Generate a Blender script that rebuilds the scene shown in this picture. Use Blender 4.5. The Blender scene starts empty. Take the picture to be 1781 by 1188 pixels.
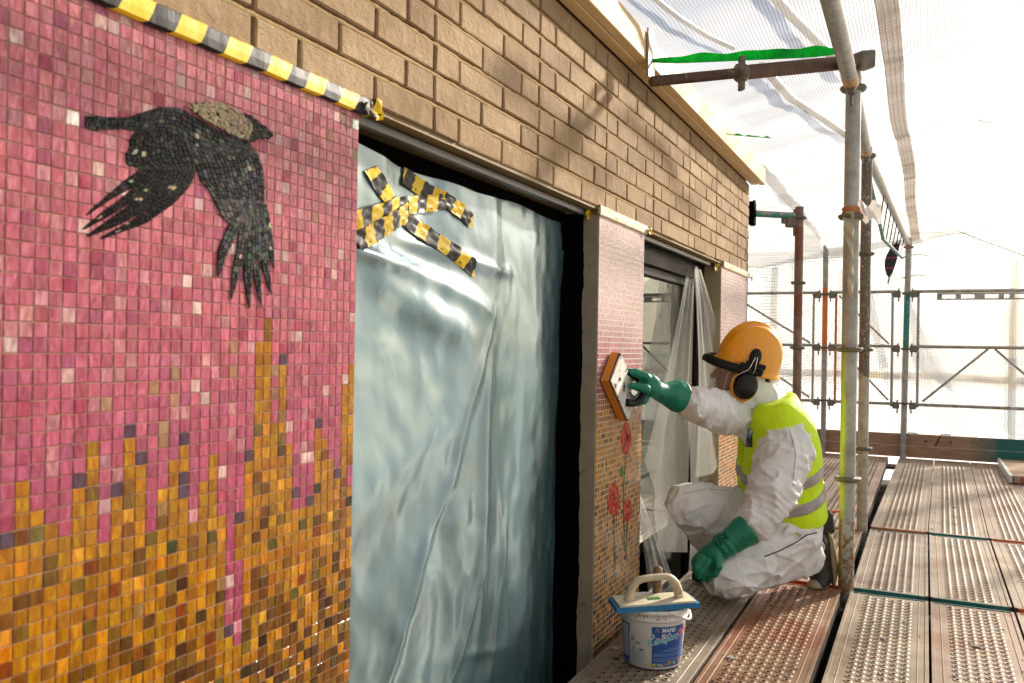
import bpy, math, random
import numpy as np
from mathutils import Vector, Matrix, Euler
random.seed(7); rng = np.random.default_rng(7)
sc = bpy.context.scene
COL = sc.collection

# ------------------------------------------------------------------ camera
FPX = 1500.; TH = math.atan(720/FPX); ROLL = .016; PIT = .0057; CAMX = 1.09; CAMH = 1.1
F0 = np.array([-math.sin(TH)*math.cos(PIT), math.cos(TH)*math.cos(PIT), math.sin(PIT)])
R0 = np.array([math.cos(TH), math.sin(TH), 0.]); U0 = np.cross(R0, F0)
RV = R0*math.cos(ROLL)+U0*math.sin(ROLL); UV = U0*math.cos(ROLL)-R0*math.sin(ROLL)
CAM = np.array([CAMX, 0, CAMH])
cd = bpy.data.cameras.new('camera'); cam = bpy.data.objects.new('camera', cd); COL.objects.link(cam)
M = Matrix(((RV[0], UV[0], -F0[0], CAM[0]), (RV[1], UV[1], -F0[1], CAM[1]), (RV[2], UV[2], -F0[2], CAM[2]), (0, 0, 0, 1)))
cam.matrix_world = M
cd.sensor_width = 36; cd.lens = 36*FPX/1781; cd.clip_start = .05; cd.clip_end = 500
cd.dof.use_dof = True; cd.dof.focus_distance = 3.6; cd.dof.aperture_fstop = 6.3
sc.camera = cam

# ------------------------------------------------------------------ light
SUN_EL = math.radians(24); SUN_AZ = math.atan2(.40, .92)          # azimuth from +Y towards +X
S = Vector((math.sin(SUN_AZ)*math.cos(SUN_EL), math.cos(SUN_AZ)*math.cos(SUN_EL), math.sin(SUN_EL)))
w = bpy.data.worlds.new('World'); sc.world = w; w.use_nodes = True
nt = w.node_tree; bg = nt.nodes['Background']
sky = nt.nodes.new('ShaderNodeTexSky'); sky.sky_type = 'NISHITA'; sky.sun_disc = False
sky.sun_elevation = SUN_EL; sky.sun_rotation = SUN_AZ
sky.air_density = 1.0; sky.dust_density = 2.0
nt.links.new(sky.outputs[0], bg.inputs[0]); bg.inputs[1].default_value = .05
sl = bpy.data.lights.new('sun', 'SUN'); sl.energy = 5.0; sl.angle = math.radians(3.0); sl.color = (1, .93, .82)
so = bpy.data.objects.new('sun', sl); COL.objects.link(so); so.location = (3, 8, 6)
so.rotation_euler = S.to_track_quat('Z', 'Y').to_euler()
vs = sc.view_settings; vs.view_transform = 'Standard'; vs.look = 'None'; vs.exposure = 2.1; vs.gamma = 1; vs.use_curve_mapping = False
sc.cycles.max_bounces = 8; sc.cycles.transparent_max_bounces = 12; sc.cycles.diffuse_bounces = 4
sc.cycles.sample_clamp_indirect = 6; sc.cycles.use_denoising = True
sc.cycles.caustics_reflective = False; sc.cycles.caustics_refractive = False

# ------------------------------------------------------------------ pixel helpers: a sight line of the survey photograph met with a real plane
def ray(px, py): return F0+RV*(px-890.5)/FPX+UV*(594-py)/FPX
def atx(px, py, x=0.):
    d = ray(px, py); return CAM+d*(x-CAM[0])/d[0]
def aty(px, py, y):
    d = ray(px, py); return CAM+d*(y-CAM[1])/d[1]
def atz(px, py, z=0.):
    d = ray(px, py); return CAM+d*(z-CAM[2])/d[2]
def atd(px, py, Z): return CAM+ray(px, py)*Z

# ------------------------------------------------------------------ mesh builder
class MB:
    def __init__(s): s.v = []; s.f = []; s.m = []; s.n = 0; s.uv = None; s.sm = []; s.col = []
    def add(s, verts, faces, mat=0, smooth=False, col=None):
        verts = np.asarray(verts, float).reshape(-1, 3); s.v.append(verts)
        s.f += [tuple(i+s.n for i in f) for f in faces]; s.m += [mat]*len(faces); s.sm += [smooth]*len(faces)
        s.col += [col]*len(faces); s.n += len(verts)
    def box(s, x0, x1, y0, y1, z0, z1, mat=0, col=None, fr=None):
        v = [(x, y, z) for x in (x0, x1) for y in (y0, y1) for z in (z0, z1)]
        if fr is not None: v = [fr[0]+fr[1]*a+fr[2]*b+fr[3]*c for a, b, c in v]
        s.add(v, [(0, 1, 3, 2), (4, 6, 7, 5), (0, 4, 5, 1), (2, 3, 7, 6), (0, 2, 6, 4), (1, 5, 7, 3)], mat, False, col)
    def cbox(s, x0, x1, y0, y1, z0, z1, b=.003, mat=0, col=None):
        """box whose +x face is chamfered"""
        v = [(x0, y0, z0), (x0, y1, z0), (x0, y1, z1), (x0, y0, z1),
             (x1-b, y0, z0), (x1-b, y1, z0), (x1-b, y1, z1), (x1-b, y0, z1),
             (x1, y0+b, z0+b), (x1, y1-b, z0+b), (x1, y1-b, z1-b), (x1, y0+b, z1-b)]
        f = [(8, 9, 10, 11), (0, 1, 5, 4), (1, 2, 6, 5), (2, 3, 7, 6), (3, 0, 4, 7), (4, 5, 9, 8), (5, 6, 10, 9), (6, 7, 11, 10), (7, 4, 8, 11), (3, 2, 1, 0)]
        s.add(v, f, mat, False, col)
    def rbox(s, x0, x1, y0, y1, z0, z1, r=.004, mat=0, fr=None):
        """box bevelled on all edges"""
        c = np.array([(x0+x1)/2, (y0+y1)/2, (z0+z1)/2]); h = np.array([x1-x0, y1-y0, z1-z0])/2; r = min(r, *(h*.45))
        v = []; idx = {}
        for sx in (-1, 1):
            for sy in (-1, 1):
                for sz in (-1, 1):
                    for ax in range(3):
                        sg = np.array([sx, sy, sz], float); p = h*sg-r*sg; p[ax] = h[ax]*sg[ax]
                        idx[(sx, sy, sz, ax)] = len(v); v.append(c+p)
        f = []
        for ax in range(3):
            a, b = [k for k in range(3) if k != ax]
            for sg in (-1, 1):
                q = []
                for (u, w_) in ((-1, -1), (1, -1), (1, 1), (-1, 1)):
                    t = [0, 0, 0]; t[ax] = sg; t[a] = u; t[b] = w_; q.append(idx[(*t, ax)])
                f.append(tuple(q) if (sg > 0) != (ax == 1) else tuple(q[::-1]))
        for ax in range(3):
            a, b = [k for k in range(3) if k != ax]
            for u in (-1, 1):
                for w_ in (-1, 1):
                    t0 = [0, 0, 0]; t0[ax] = -1; t0[a] = u; t0[b] = w_; t1 = list(t0); t1[ax] = 1
                    f.append((idx[(*t0, a)], idx[(*t1, a)], idx[(*t1, b)], idx[(*t0, b)]))
        for sx in (-1, 1):
            for sy in (-1, 1):
                for sz in (-1, 1): f.append(tuple(idx[(sx, sy, sz, k)] for k in range(3)))
        if fr is not None: v = [fr[0]+fr[1]*p[0]+fr[2]*p[1]+fr[3]*p[2] for p in v]
        s.add(v, f, mat)
    def tube(s, pts, r, n=12, cap=True, mat=0, smooth=True, col=None):
        pts = [np.asarray(p, float) for p in pts]; rs = r if hasattr(r, '__len__') else [r]*len(pts)
        V = []; prev = None
        for i, p in enumerate(pts):
            t = pts[min(i+1, len(pts)-1)]-pts[max(i-1, 0)]; t = t/(np.linalg.norm(t)+1e-12)
            if prev is None:
                a = np.array([0, 0, 1.]) if abs(t[2]) < .9 else np.array([1., 0, 0])
                u = np.cross(t, a)
            else: u = prev-t*(prev@t)
            u = u/np.linalg.norm(u); prev = u; w_ = np.cross(t, u)
            for k in range(n):
                an = 2*math.pi*k/n; V.append(p+rs[i]*(math.cos(an)*u+math.sin(an)*w_))
        F = [(i*n+k, i*n+(k+1) % n, (i+1)*n+(k+1) % n, (i+1)*n+k) for i in range(len(pts)-1) for k in range(n)]
        s.add(V, F, mat, smooth, col)
        if cap:
            s.add([V[k] for k in range(n)], [tuple(range(n))[::-1]], mat, False, col)
            s.add([V[(len(pts)-1)*n+k] for k in range(n)], [tuple(range(n))], mat, False, col)
    def lathe(s, prof, c, ax=(0, 0, 1), n=32, mat=0, smooth=True, sx=1., sy=1., u=None):
        ax = np.array(ax, float); ax /= np.linalg.norm(ax); c = np.array(c, float)
        if u is None: u = np.cross(ax, [0, 1, 0] if abs(ax[1]) < .9 else [1, 0, 0])
        u = np.array(u, float); u /= np.linalg.norm(u); w_ = np.cross(ax, u)
        V = [c+ax*h+r*(sx*math.cos(2*math.pi*k/n)*u+sy*math.sin(2*math.pi*k/n)*w_) for r, h in prof for k in range(n)]
        F = [(i*n+k, i*n+(k+1) % n, (i+1)*n+(k+1) % n, (i+1)*n+k) for i in range(len(prof)-1) for k in range(n)]
        s.add(V, F, mat, smooth)
    def grid(s, P, mat=0, smooth=True):
        P = np.asarray(P, float); a, b = P.shape[:2]
        F = [(i*b+j, i*b+j+1, (i+1)*b+j+1, (i+1)*b+j) for i in range(a-1) for j in range(b-1)]
        s.add(P.reshape(-1, 3), F, mat, smooth)
    def slab(s, P, N, th, mat=0):
        """grid sheet with thickness th along N"""
        P = np.asarray(P, float); N = np.array(N, float); s.grid(P, mat); s.grid((P-N*th)[::-1], mat)
        for a, b in ((P[0], P[0]-N*th), (P[-1], P[-1]-N*th), (P[:, 0], P[:, 0]-N*th), (P[:, -1], P[:, -1]-N*th)):
            s.grid(np.stack([a, b]), mat)
    def mesh(s, name, mats, off=(0, 0, 0)):
        me = bpy.data.meshes.new(name); v = np.concatenate(s.v)-np.array(off)
        me.from_pydata(v.tolist(), [], s.f)
        for m in (mats if isinstance(mats, (list, tuple)) else [mats]): me.materials.append(m)
        me.polygons.foreach_set('material_index', s.m); me.polygons.foreach_set('use_smooth', s.sm)
        if any(c is not None for c in s.col):
            at = me.attributes.new('tint', 'FLOAT_COLOR', 'FACE')
            at.data.foreach_set('color', np.array([(c if c is not None else (1, 1, 1))[:3]+(1,) if c is None or len(c) == 3 else c for c in s.col], np.float32).ravel())
        if s.uv is not None:
            ul = me.uv_layers.new(name='UVMap'); li = np.empty(len(me.loops), np.int32); me.loops.foreach_get('vertex_index', li)
            ul.data.foreach_set('uv', np.asarray(s.uv, np.float32)[li].ravel())
        me.update(); return me
WL = {}
def wloc(o):
    return WL[o.name] if o is not None else np.zeros(3)
def tag(o, label=None, cat=None, group=None, kind=None):
    if label: o['label'] = label
    if cat: o['category'] = cat
    if group: o['group'] = group
    if kind: o['kind'] = kind
    return o
def thing(name, loc, label, cat, group=None):
    o = bpy.data.objects.new(name, None); COL.objects.link(o); o.empty_display_size = .1; o.location = tuple(loc)
    WL[o.name] = np.array(loc, float); return tag(o, label, cat, group)
def obj(name, mb, mats, parent=None, label=None, cat=None, group=None, kind=None):
    pl = wloc(parent); me = mb.mesh(name, mats, pl)
    o = bpy.data.objects.new(name, me); COL.objects.link(o)
    if parent is not None: o.parent = parent
    WL[o.name] = pl; return tag(o, label, cat, group, kind)
def single(name, mb, mats, label, cat, group=None):
    """a thing of one mesh, origin at its base centre"""
    v = np.concatenate(mb.v); b = np.array([(v[:, 0].min()+v[:, 0].max())/2, (v[:, 1].min()+v[:, 1].max())/2, v[:, 2].min()])
    me = mb.mesh(name, mats, b); o = bpy.data.objects.new(name, me); COL.objects.link(o); o.location = tuple(b)
    WL[o.name] = b; return tag(o, label, cat, group)
def inst(name, me, loc, parent, color=None):
    o = bpy.data.objects.new(name, me); COL.objects.link(o); o.parent = parent
    o.location = tuple(np.array(loc)-wloc(parent)); WL[o.name] = np.array(loc)
    if color is not None: o.color = (*color, 1)
    return o

# ------------------------------------------------------------------ materials
def newmat(name):
    m = bpy.data.materials.new(name); m.use_nodes = True; return m, m.node_tree, m.node_tree.nodes['Principled BSDF']
def N(nt, t, **kw):
    n = nt.nodes.new(t)
    for k, v in kw.items(): setattr(n, k, v)
    return n
def L(nt, a, b): nt.links.new(a, b)
def noise(nt, vec, scale, detail=4, rough=.6, dist=0, kind=None):
    n = N(nt, 'ShaderNodeTexNoise'); n.inputs['Scale'].default_value = scale; n.inputs['Detail'].default_value = detail
    n.inputs['Roughness'].default_value = rough; n.inputs['Distortion'].default_value = dist; L(nt, vec, n.inputs['Vector'])
    if kind: n.noise_type = kind
    return n
def ramp(nt, fac, stops, interp='LINEAR'):
    r = N(nt, 'ShaderNodeValToRGB'); r.color_ramp.interpolation = interp; e = r.color_ramp.elements
    while len(e) < len(stops): e.new(.5)
    for el, (p, c) in zip(e, stops): el.position = p; el.color = (*c, 1) if len(c) == 3 else c
    L(nt, fac, r.inputs[0]); return r
def mixc(nt, fac, a, b, mode='MIX'):
    m = N(nt, 'ShaderNodeMix', data_type='RGBA', blend_type=mode)
    for s_, v in ((m.inputs['Factor'], fac), (m.inputs['A'], a), (m.inputs['B'], b)):
        if hasattr(v, 'links'): L(nt, v, s_)
        elif isinstance(v, (int, float)): s_.default_value = v
        else: s_.default_value = (*v, 1)
    return m.outputs['Result']
def math_(nt, op, a, b=0., c=0.):
    m = N(nt, 'ShaderNodeMath', operation=op)
    for i, v in enumerate((a, b, c)):
        if hasattr(v, 'links'): L(nt, v, m.inputs[i])
        else: m.inputs[i].default_value = v
    return m.outputs[0]
def pos(nt, scale=None, rnd=False):
    g = N(nt, 'ShaderNodeNewGeometry').outputs['Position']
    if scale:
        mp = N(nt, 'ShaderNodeMapping'); mp.inputs['Scale'].default_value = scale; L(nt, g, mp.inputs['Vector']); g = mp.outputs[0]
    return g
def bump(nt, h, strength=.3, dist=.005, prev=None):
    b = N(nt, 'ShaderNodeBump'); b.inputs['Strength'].default_value = strength; b.inputs['Distance'].default_value = dist
    L(nt, h, b.inputs['Height'])
    if prev: L(nt, prev, b.inputs['Normal'])
    return b.outputs[0]
def mat(name, c, c2=None, rough=.6, metal=0., scale=8., thr=(.35, .65), bs=0., bscale=60., bdist=.003, stretch=None, spec=.5, c3=None, s3=30., t3=(.6, .68), coat=0., sheen=0.):
    m, nt, b = newmat(name); v = pos(nt, stretch)
    b.inputs['Roughness'].default_value = rough; b.inputs['Metallic'].default_value = metal; b.inputs['Specular IOR Level'].default_value = spec
    b.inputs['Coat Weight'].default_value = coat
    b.inputs['Base Color'].default_value = (*c, 1)
    if c2 is not None:
        n = noise(nt, v, scale, 5); r = ramp(nt, n.outputs[0], [(thr[0], c), (thr[1], c2)]); out = r.outputs[0]
        if c3 is not None:
            n3 = noise(nt, v, s3, 4, .7); r3 = ramp(nt, n3.outputs[0], [(t3[0], (0, 0, 0)), (t3[1], (1, 1, 1))]); out = mixc(nt, r3.outputs[0], out, c3)
        L(nt, out, b.inputs['Base Color'])
        rr = ramp(nt, n.outputs[0], [(.3, (rough*.8,)*3), (.7, (min(1, rough*1.2),)*3)]); L(nt, rr.outputs[0], b.inputs['Roughness'])
    if bs > 0:
        nb = noise(nt, v, bscale, 5, .65); L(nt, bump(nt, nb.outputs[0], bs, bdist), b.inputs['Normal'])
    return m
def banded(name, base, bands, rough=.5, metal=.3):
    """tube finish with bands of paint (z0, z1, colour)"""
    m, nt, b = newmat(name); v = pos(nt); sep = N(nt, 'ShaderNodeSeparateXYZ'); L(nt, v, sep.inputs[0])
    n = noise(nt, v, 14, 5, .7); n2 = noise(nt, v, 60, 4, .7)
    out = ramp(nt, n.outputs[0], [(.35, tuple(x*.6 for x in base)), (.6, base)]).outputs[0]
    z = math_(nt, 'ADD', sep.outputs[2], math_(nt, 'MULTIPLY', n.outputs[0], .12))
    for z0, z1, c in bands:
        f = math_(nt, 'MULTIPLY', math_(nt, 'GREATER_THAN', z, z0+.06), math_(nt, 'LESS_THAN', z, z1+.06))
        f = math_(nt, 'MULTIPLY', f, math_(nt, 'GREATER_THAN', n2.outputs[0], .4)); out = mixc(nt, f, out, c)
    d = ramp(nt, n2.outputs[0], [(.58, (0, 0, 0)), (.66, (1, 1, 1))]).outputs[0]
    out = mixc(nt, math_(nt, 'MULTIPLY', d, .6), out, (.09, .06, .04))
    L(nt, out, b.inputs['Base Color']); b.inputs['Metallic'].default_value = metal; b.inputs['Roughness'].default_value = rough
    L(nt, bump(nt, n2.outputs[0], .25, .002), b.inputs['Normal']); return m

def tile_mat(name, src, rough=.14, streak=.42, spec=.32):
    m, nt, b = newmat(name); v = pos(nt)
    if src == 'obj':
        oi = N(nt, 'ShaderNodeObjectInfo'); base = oi.outputs['Color']
    else:
        a = N(nt, 'ShaderNodeAttribute'); a.attribute_name = 'tint'; base = a.outputs['Color']
    # fine swirls of the vitreous paste, a different slice in every tile
    add = N(nt, 'ShaderNodeVectorMath', operation='ADD'); L(nt, v, add.inputs[0])
    sc_ = N(nt, 'ShaderNodeVectorMath', operation='SCALE'); L(nt, base, sc_.inputs[0]); sc_.inputs['Scale'].default_value = 37.; L(nt, sc_.outputs[0], add.inputs[1])
    mp = N(nt, 'ShaderNodeMapping'); mp.inputs['Scale'].default_value = (1, 3.0, .8); L(nt, add.outputs[0], mp.inputs['Vector'])
    n = noise(nt, mp.outputs[0], 38, 3, .6, .8); n2 = noise(nt, v, 160, 3)
    r = ramp(nt, n.outputs[0], [(.28, (.60, .45, .50)), (.48, (1, 1, 1)), (.70, (1.45, 2.0, 1.9))])
    out = mixc(nt, streak*2 if streak < .5 else 1., base, mixc(nt, 1., base, r.outputs[0], 'MULTIPLY'))
    L(nt, out, b.inputs['Base Color']); b.inputs['Roughness'].default_value = rough; b.inputs['Specular IOR Level'].default_value = spec
    L(nt, bump(nt, n2.outputs[0], .12, .002, bump(nt, n.outputs[0], .15, .004)), b.inputs['Normal']); return m

M_tile = tile_mat('tile_glass', 'obj'); M_tiles = tile_mat('tile_glass_field', 'attr')
M_tilesp = tile_mat('tile_glass_pillar', 'attr', .22, .3, .75)
M_bird = tile_mat('bird_tesserae', 'attr', .35, .3, .06)
M_grout = mat('grout_brown', (.24, .13, .085), (.34, .21, .14), .9, scale=30, bs=.4, bscale=300)
M_groutw = mat('grout_white', (.46, .38, .28), (.60, .52, .42), .6, scale=30, bs=.4, bscale=300)
def brick_mat():
    m, nt, b = newmat('brick'); v = pos(nt); oi = N(nt, 'ShaderNodeObjectInfo')
    r0 = ramp(nt, oi.outputs['Random'], [(0, (.27, .17, .09)), (.2, (.41, .27, .145)), (.45, (.35, .23, .13)), (.65, (.48, .33, .185)), (.85, (.37, .25, .145)), (1, (.26, .175, .105))])
    n = noise(nt, v, 9, 4); n2 = noise(nt, pos(nt, (1, 1, 3)), 90, 5, .7); n3 = noise(nt, v, 25, 3)
    c = mixc(nt, .32, r0.outputs[0], ramp(nt, n.outputs[0], [(.3, (.27, .18, .105)), (.7, (.50, .365, .235))]).outputs[0])
    c = mixc(nt, ramp(nt, n3.outputs[0], [(.55, (0, 0, 0)), (.75, (.5, .5, .5))]).outputs[0], c, (.54, .41, .27))
    c = mixc(nt, ramp(nt, n2.outputs[0], [(.60, (0, 0, 0)), (.72, (.7, .7, .7))]).outputs[0], c, (.17, .11, .06))
    L(nt, c, b.inputs['Base Color']); b.inputs['Roughness'].default_value = .85; b.inputs['Specular IOR Level'].default_value = .2
    L(nt, bump(nt, n2.outputs[0], .8, .004, bump(nt, n3.outputs[0], .6, .010)), b.inputs['Normal']); return m
M_brick = brick_mat()
M_deep = mat('joint_dark', (.20, .13, .07), (.30, .20, .12), .95, scale=30, bs=.6, bscale=150, spec=.1)  # darker mortar that shows in the vertical joints
M_mortar = mat('mortar', (.38, .25, .12), (.50, .35, .18), .95, scale=25, bs=1., bscale=220, bdist=.006, spec=.1, c3=(.14, .09, .05), s3=120, t3=(.62, .7))
M_plaster = mat('plaster', (.30, .24, .16), (.38, .31, .22), .9, scale=7, bs=.6, bscale=150, bdist=.004, spec=.2, c3=(.16, .12, .08), s3=12, t3=(.62, .72))
M_timber = mat('timber', (.62, .42, .20), (.72, .53, .30), .65, scale=5, stretch=(14, .8, 14), bs=.2, bscale=20, c3=(.34, .18, .07), s3=2.6, t3=(.70, .73))
M_oldwood = mat('old_wood', (.30, .16, .09), (.42, .26, .15), .8, scale=5, stretch=(.9, 14, 12), bs=.35, bscale=18, c3=(.12, .06, .04), s3=5, t3=(.64, .7))
M_soffit = mat('soffit_board', (.20, .13, .05), (.28, .19, .08), .7, scale=10, stretch=(1, 8, 1))
M_dark = mat('dark_frame', (.007, .005, .004), (.012, .009, .007), .5, spec=.15, scale=4)
M_black = mat('black_gap', (.003, .0025, .0025), rough=.9, spec=.03)
M_rail = mat('grey_rail', (.12, .115, .11), (.17, .165, .16), .4, .5, scale=5)
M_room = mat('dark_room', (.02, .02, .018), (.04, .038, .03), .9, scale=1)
M_screen = mat('floor_dust', (.25, .23, .2), rough=.9)
def glass_mat():
    m, nt, b = newmat('window_glass'); out = nt.nodes['Material Output']; nt.nodes.remove(b)
    g = N(nt, 'ShaderNodeBsdfGlossy'); g.inputs['Roughness'].default_value = .01; g.inputs['Color'].default_value = (.9, .95, .9, 1)
    t = N(nt, 'ShaderNodeBsdfTransparent'); t.inputs['Color'].default_value = (.62, .68, .6, 1)
    fr = N(nt, 'ShaderNodeFresnel'); fr.inputs['IOR'].default_value = 2.1; mx = N(nt, 'ShaderNodeMixShader')
    L(nt, fr.outputs[0], mx.inputs[0]); L(nt, t.outputs[0], mx.inputs[1]); L(nt, g.outputs[0], mx.inputs[2]); L(nt, mx.outputs[0], out.inputs[0]); return m
M_glass = glass_mat()
def clear_plastic(name, alpha, col=(.9, .95, .9), rough=.1):
    m, nt, b = newmat(name); out = nt.nodes['Material Output']
    b.inputs['Base Color'].default_value = (*col, 1); b.inputs['Roughness'].default_value = rough; b.inputs['Specular IOR Level'].default_value = .8
    t = N(nt, 'ShaderNodeBsdfTransparent'); tr = N(nt, 'ShaderNodeBsdfTranslucent'); tr.inputs['Color'].default_value = (*col, 1)
    m1 = N(nt, 'ShaderNodeMixShader'); m1.inputs[0].default_value = .5; L(nt, b.outputs[0], m1.inputs[1]); L(nt, tr.outputs[0], m1.inputs[2])
    m2 = N(nt, 'ShaderNodeMixShader'); m2.inputs[0].default_value = alpha; L(nt, t.outputs[0], m2.inputs[1]); L(nt, m1.outputs[0], m2.inputs[2]); L(nt, m2.outputs[0], out.inputs[0])
    n = noise(nt, pos(nt, (1, 1.6, .35)), 7, 3, .5, 1.); L(nt, bump(nt, n.outputs[0], .15, .02), b.inputs['Normal']); return m
M_drape = clear_plastic('drape_film', .25, (.92, .90, .85), .35)
M_visor = clear_plastic('visor_film', .08, (.85, .95, .85), .05)
def sheet_mat():
    m, nt, b = newmat('pale_blue_film'); v = pos(nt); out = nt.nodes['Material Output']
    n = noise(nt, v, 3, 4); L(nt, ramp(nt, n.outputs[0], [(.3, (.060, .125, .145)), (.7, (.085, .16, .18))]).outputs[0], b.inputs['Base Color'])
    b.inputs['Roughness'].default_value = .5; b.inputs['Specular IOR Level'].default_value = .3
    g = N(nt, 'ShaderNodeBsdfGlossy'); g.inputs['Color'].default_value = (.78, .95, 1.0, 1); g.inputs['Roughness'].default_value = .24
    n1 = noise(nt, pos(nt, (1, 1, .9)), 4, 2, .5, .6); n2 = noise(nt, pos(nt, (1, 1, .9)), 7, 5, .55, .8); n2.noise_type = 'RIDGED_MULTIFRACTAL'; n3 = noise(nt, pos(nt, (1, 1, .8)), 24, 5, .6, .6, 'RIDGED_MULTIFRACTAL')
    bb = bump(nt, n1.outputs[0], .2, .05); bb = bump(nt, n2.outputs[0], .10, .012, bb); bb = bump(nt, n3.outputs[0], .16, .004, bb)
    L(nt, bb, b.inputs['Normal']); L(nt, bb, g.inputs['Normal'])
    lw = N(nt, 'ShaderNodeFresnel'); lw.inputs['IOR'].default_value = 1.7; f = math_(nt, 'ADD', math_(nt, 'MULTIPLY', lw.outputs[0], 1.35), .08); L(nt, bb, lw.inputs['Normal'])
    mx = N(nt, 'ShaderNodeMixShader'); L(nt, f, mx.inputs[0]); L(nt, b.outputs[0], mx.inputs[1]); L(nt, g.outputs[0], mx.inputs[2]); L(nt, mx.outputs[0], out.inputs[0]); return m
M_sheet = sheet_mat()
def tape_mat(name, period, frac, slant, rough=.42):
    m, nt, b = newmat(name); uv = N(nt, 'ShaderNodeUVMap'); sp = N(nt, 'ShaderNodeSeparateXYZ'); L(nt, uv.outputs[0], sp.inputs[0])
    t = math_(nt, 'DIVIDE', math_(nt, 'ADD', sp.outputs[0], math_(nt, 'MULTIPLY', sp.outputs[1], slant)), period)
    fr = math_(nt, 'FRACT', t); f = math_(nt, 'LESS_THAN', fr, frac)
    n = noise(nt, pos(nt), 40, 3); y = mixc(nt, n.outputs[0], (.80, .50, .01), (.9, .62, .03))
    c = mixc(nt, f, (.018, .016, .016), y)
    # the small printed mark on each yellow block
    mk = math_(nt, 'MULTIPLY', math_(nt, 'MULTIPLY', math_(nt, 'GREATER_THAN', fr, frac*.30), math_(nt, 'LESS_THAN', fr, frac*.48)),
               math_(nt, 'MULTIPLY', math_(nt, 'GREATER_THAN', sp.outputs[1], .0065), math_(nt, 'LESS_THAN', sp.outputs[1], .0105)))
    c = mixc(nt, mk, c, (.03, .03, .03))
    L(nt, c, b.inputs['Base Color']); b.inputs['Roughness'].default_value = rough; b.inputs['Specular IOR Level'].default_value = .22
    n2 = noise(nt, pos(nt), 45, 4, .6, 1.5); L(nt, bump(nt, n2.outputs[0], .2, .003), b.inputs['Normal']); return m
M_tape1 = tape_mat('tape_long_blocks', .106, .52, 1.1); M_tape2 = tape_mat('tape_stripes', .096, .5, -.35)
M_pole_grey = banded('tube_grey', (.34, .33, .31), []); M_pole_rust = banded('tube_rust', (.26, .17, .13), [(1.75, 2.0, (.20, .07, .04)), (1.35, 1.5, (.20, .06, .04))])
M_pole_main = banded('tube_splashed', (.40, .39, .36), []); M_pole_two = banded('tube_cream', (.52, .46, .38), [(.95, 2.4, (.15, .115, .085))], .6, .1)
M_pole_or = banded('tube_orange', (.42, .37, .32), [(1.1, 1.78, (.62, .16, .02))]); M_pole_teal = banded('tube_teal', (.42, .39, .35), [(1.15, 1.7, (.02, .18, .17))])
M_galv = mat('galvanised', (.26, .23, .20), (.40, .37, .33), .45, .5, scale=12, bs=.2, bscale=80, c3=(.16, .09, .05), s3=18, t3=(.56, .66))
M_cast = mat('cast_coupler', (.12, .10, .08), (.22, .19, .15), .6, .4, scale=25, bs=.3, bscale=120)
M_ledger = banded('tube_ledger', (.36, .35, .32), []); M_worn = mat('worn_orange', (.40, .20, .07), (.55, .33, .15), .6, scale=30, bs=.2, c3=(.2,.13,.1), s3=25); M_brace = mat('rusty_thread', (.10, .055, .035), (.17, .10, .07), .7, .3, scale=30, bs=.5, bscale=120, c3=(.35, .25, .16), s3=22, t3=(.6, .68))
M_teal = mat('teal_paint', (.01, .10, .09), (.03, .16, .14), .5, scale=20, bs=.2); M_orange = mat('orange_paint', (.42, .09, .02), (.5, .14, .04), .55, scale=20, bs=.2)
def net_mat(name, trans, col, tint=(1, .98, .96), freq=38., dk=.55):
    m, nt, b = newmat(name); out = nt.nodes['Material Output']; nt.nodes.remove(b)
    uv = N(nt, 'ShaderNodeUVMap'); sp = N(nt, 'ShaderNodeSeparateXYZ'); L(nt, uv.outputs[0], sp.inputs[0])
    ta = math_(nt, 'LESS_THAN', math_(nt, 'FRACT', math_(nt, 'MULTIPLY', sp.outputs[0], freq)), .2)
    tb = math_(nt, 'LESS_THAN', math_(nt, 'FRACT', math_(nt, 'MULTIPLY', sp.outputs[1], freq)), .2)
    thread = math_(nt, 'MAXIMUM', ta, tb)
    mp = N(nt, 'ShaderNodeMapping'); mp.inputs['Scale'].default_value = (1, .45, 1); mp.inputs['Rotation'].default_value = (0, 0, .5); L(nt, uv.outputs[0], mp.inputs['Vector'])
    n = noise(nt, mp.outputs[0], 2.2, 5, .6, 1.2); n = ramp(nt, n.outputs[0], [(.38, (0, 0, 0)), (.62, (1, 1, 1))])
    fac = math_(nt, 'ADD', math_(nt, 'MULTIPLY', n.outputs[0], .22), 1-trans-.10); fac = math_(nt, 'MAXIMUM', fac, math_(nt, 'MULTIPLY', thread, .86))
    d = N(nt, 'ShaderNodeBsdfDiffuse'); t = N(nt, 'ShaderNodeBsdfTranslucent'); tp = N(nt, 'ShaderNodeBsdfTransparent')
    c = mixc(nt, thread, col, tuple(x*dk for x in col))
    L(nt, c, d.inputs[0]); L(nt, c, t.inputs[0]); tp.inputs[0].default_value = (*tint, 1)
    m1 = N(nt, 'ShaderNodeMixShader'); m1.inputs[0].default_value = .6; L(nt, d.outputs[0], m1.inputs[1]); L(nt, t.outputs[0], m1.inputs[2])
    m2 = N(nt, 'ShaderNodeMixShader'); L(nt, fac, m2.inputs[0]); L(nt, tp.outputs[0], m2.inputs[1]); L(nt, m1.outputs[0], m2.inputs[2])
    L(nt, m2.outputs[0], out.inputs[0]); return m
M_net = net_mat('white_net', .28, (.54, .555, .57), freq=36., dk=.28); M_netr = net_mat('white_roof_net', .40, (.53, .505, .475), freq=75., dk=.45); M_netband = net_mat('net_overlap', .2, (.42, .33, .25)); M_green = mat('green_edging', (.0, .50, .08), (.01, .65, .13), .5, scale=30)
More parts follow.
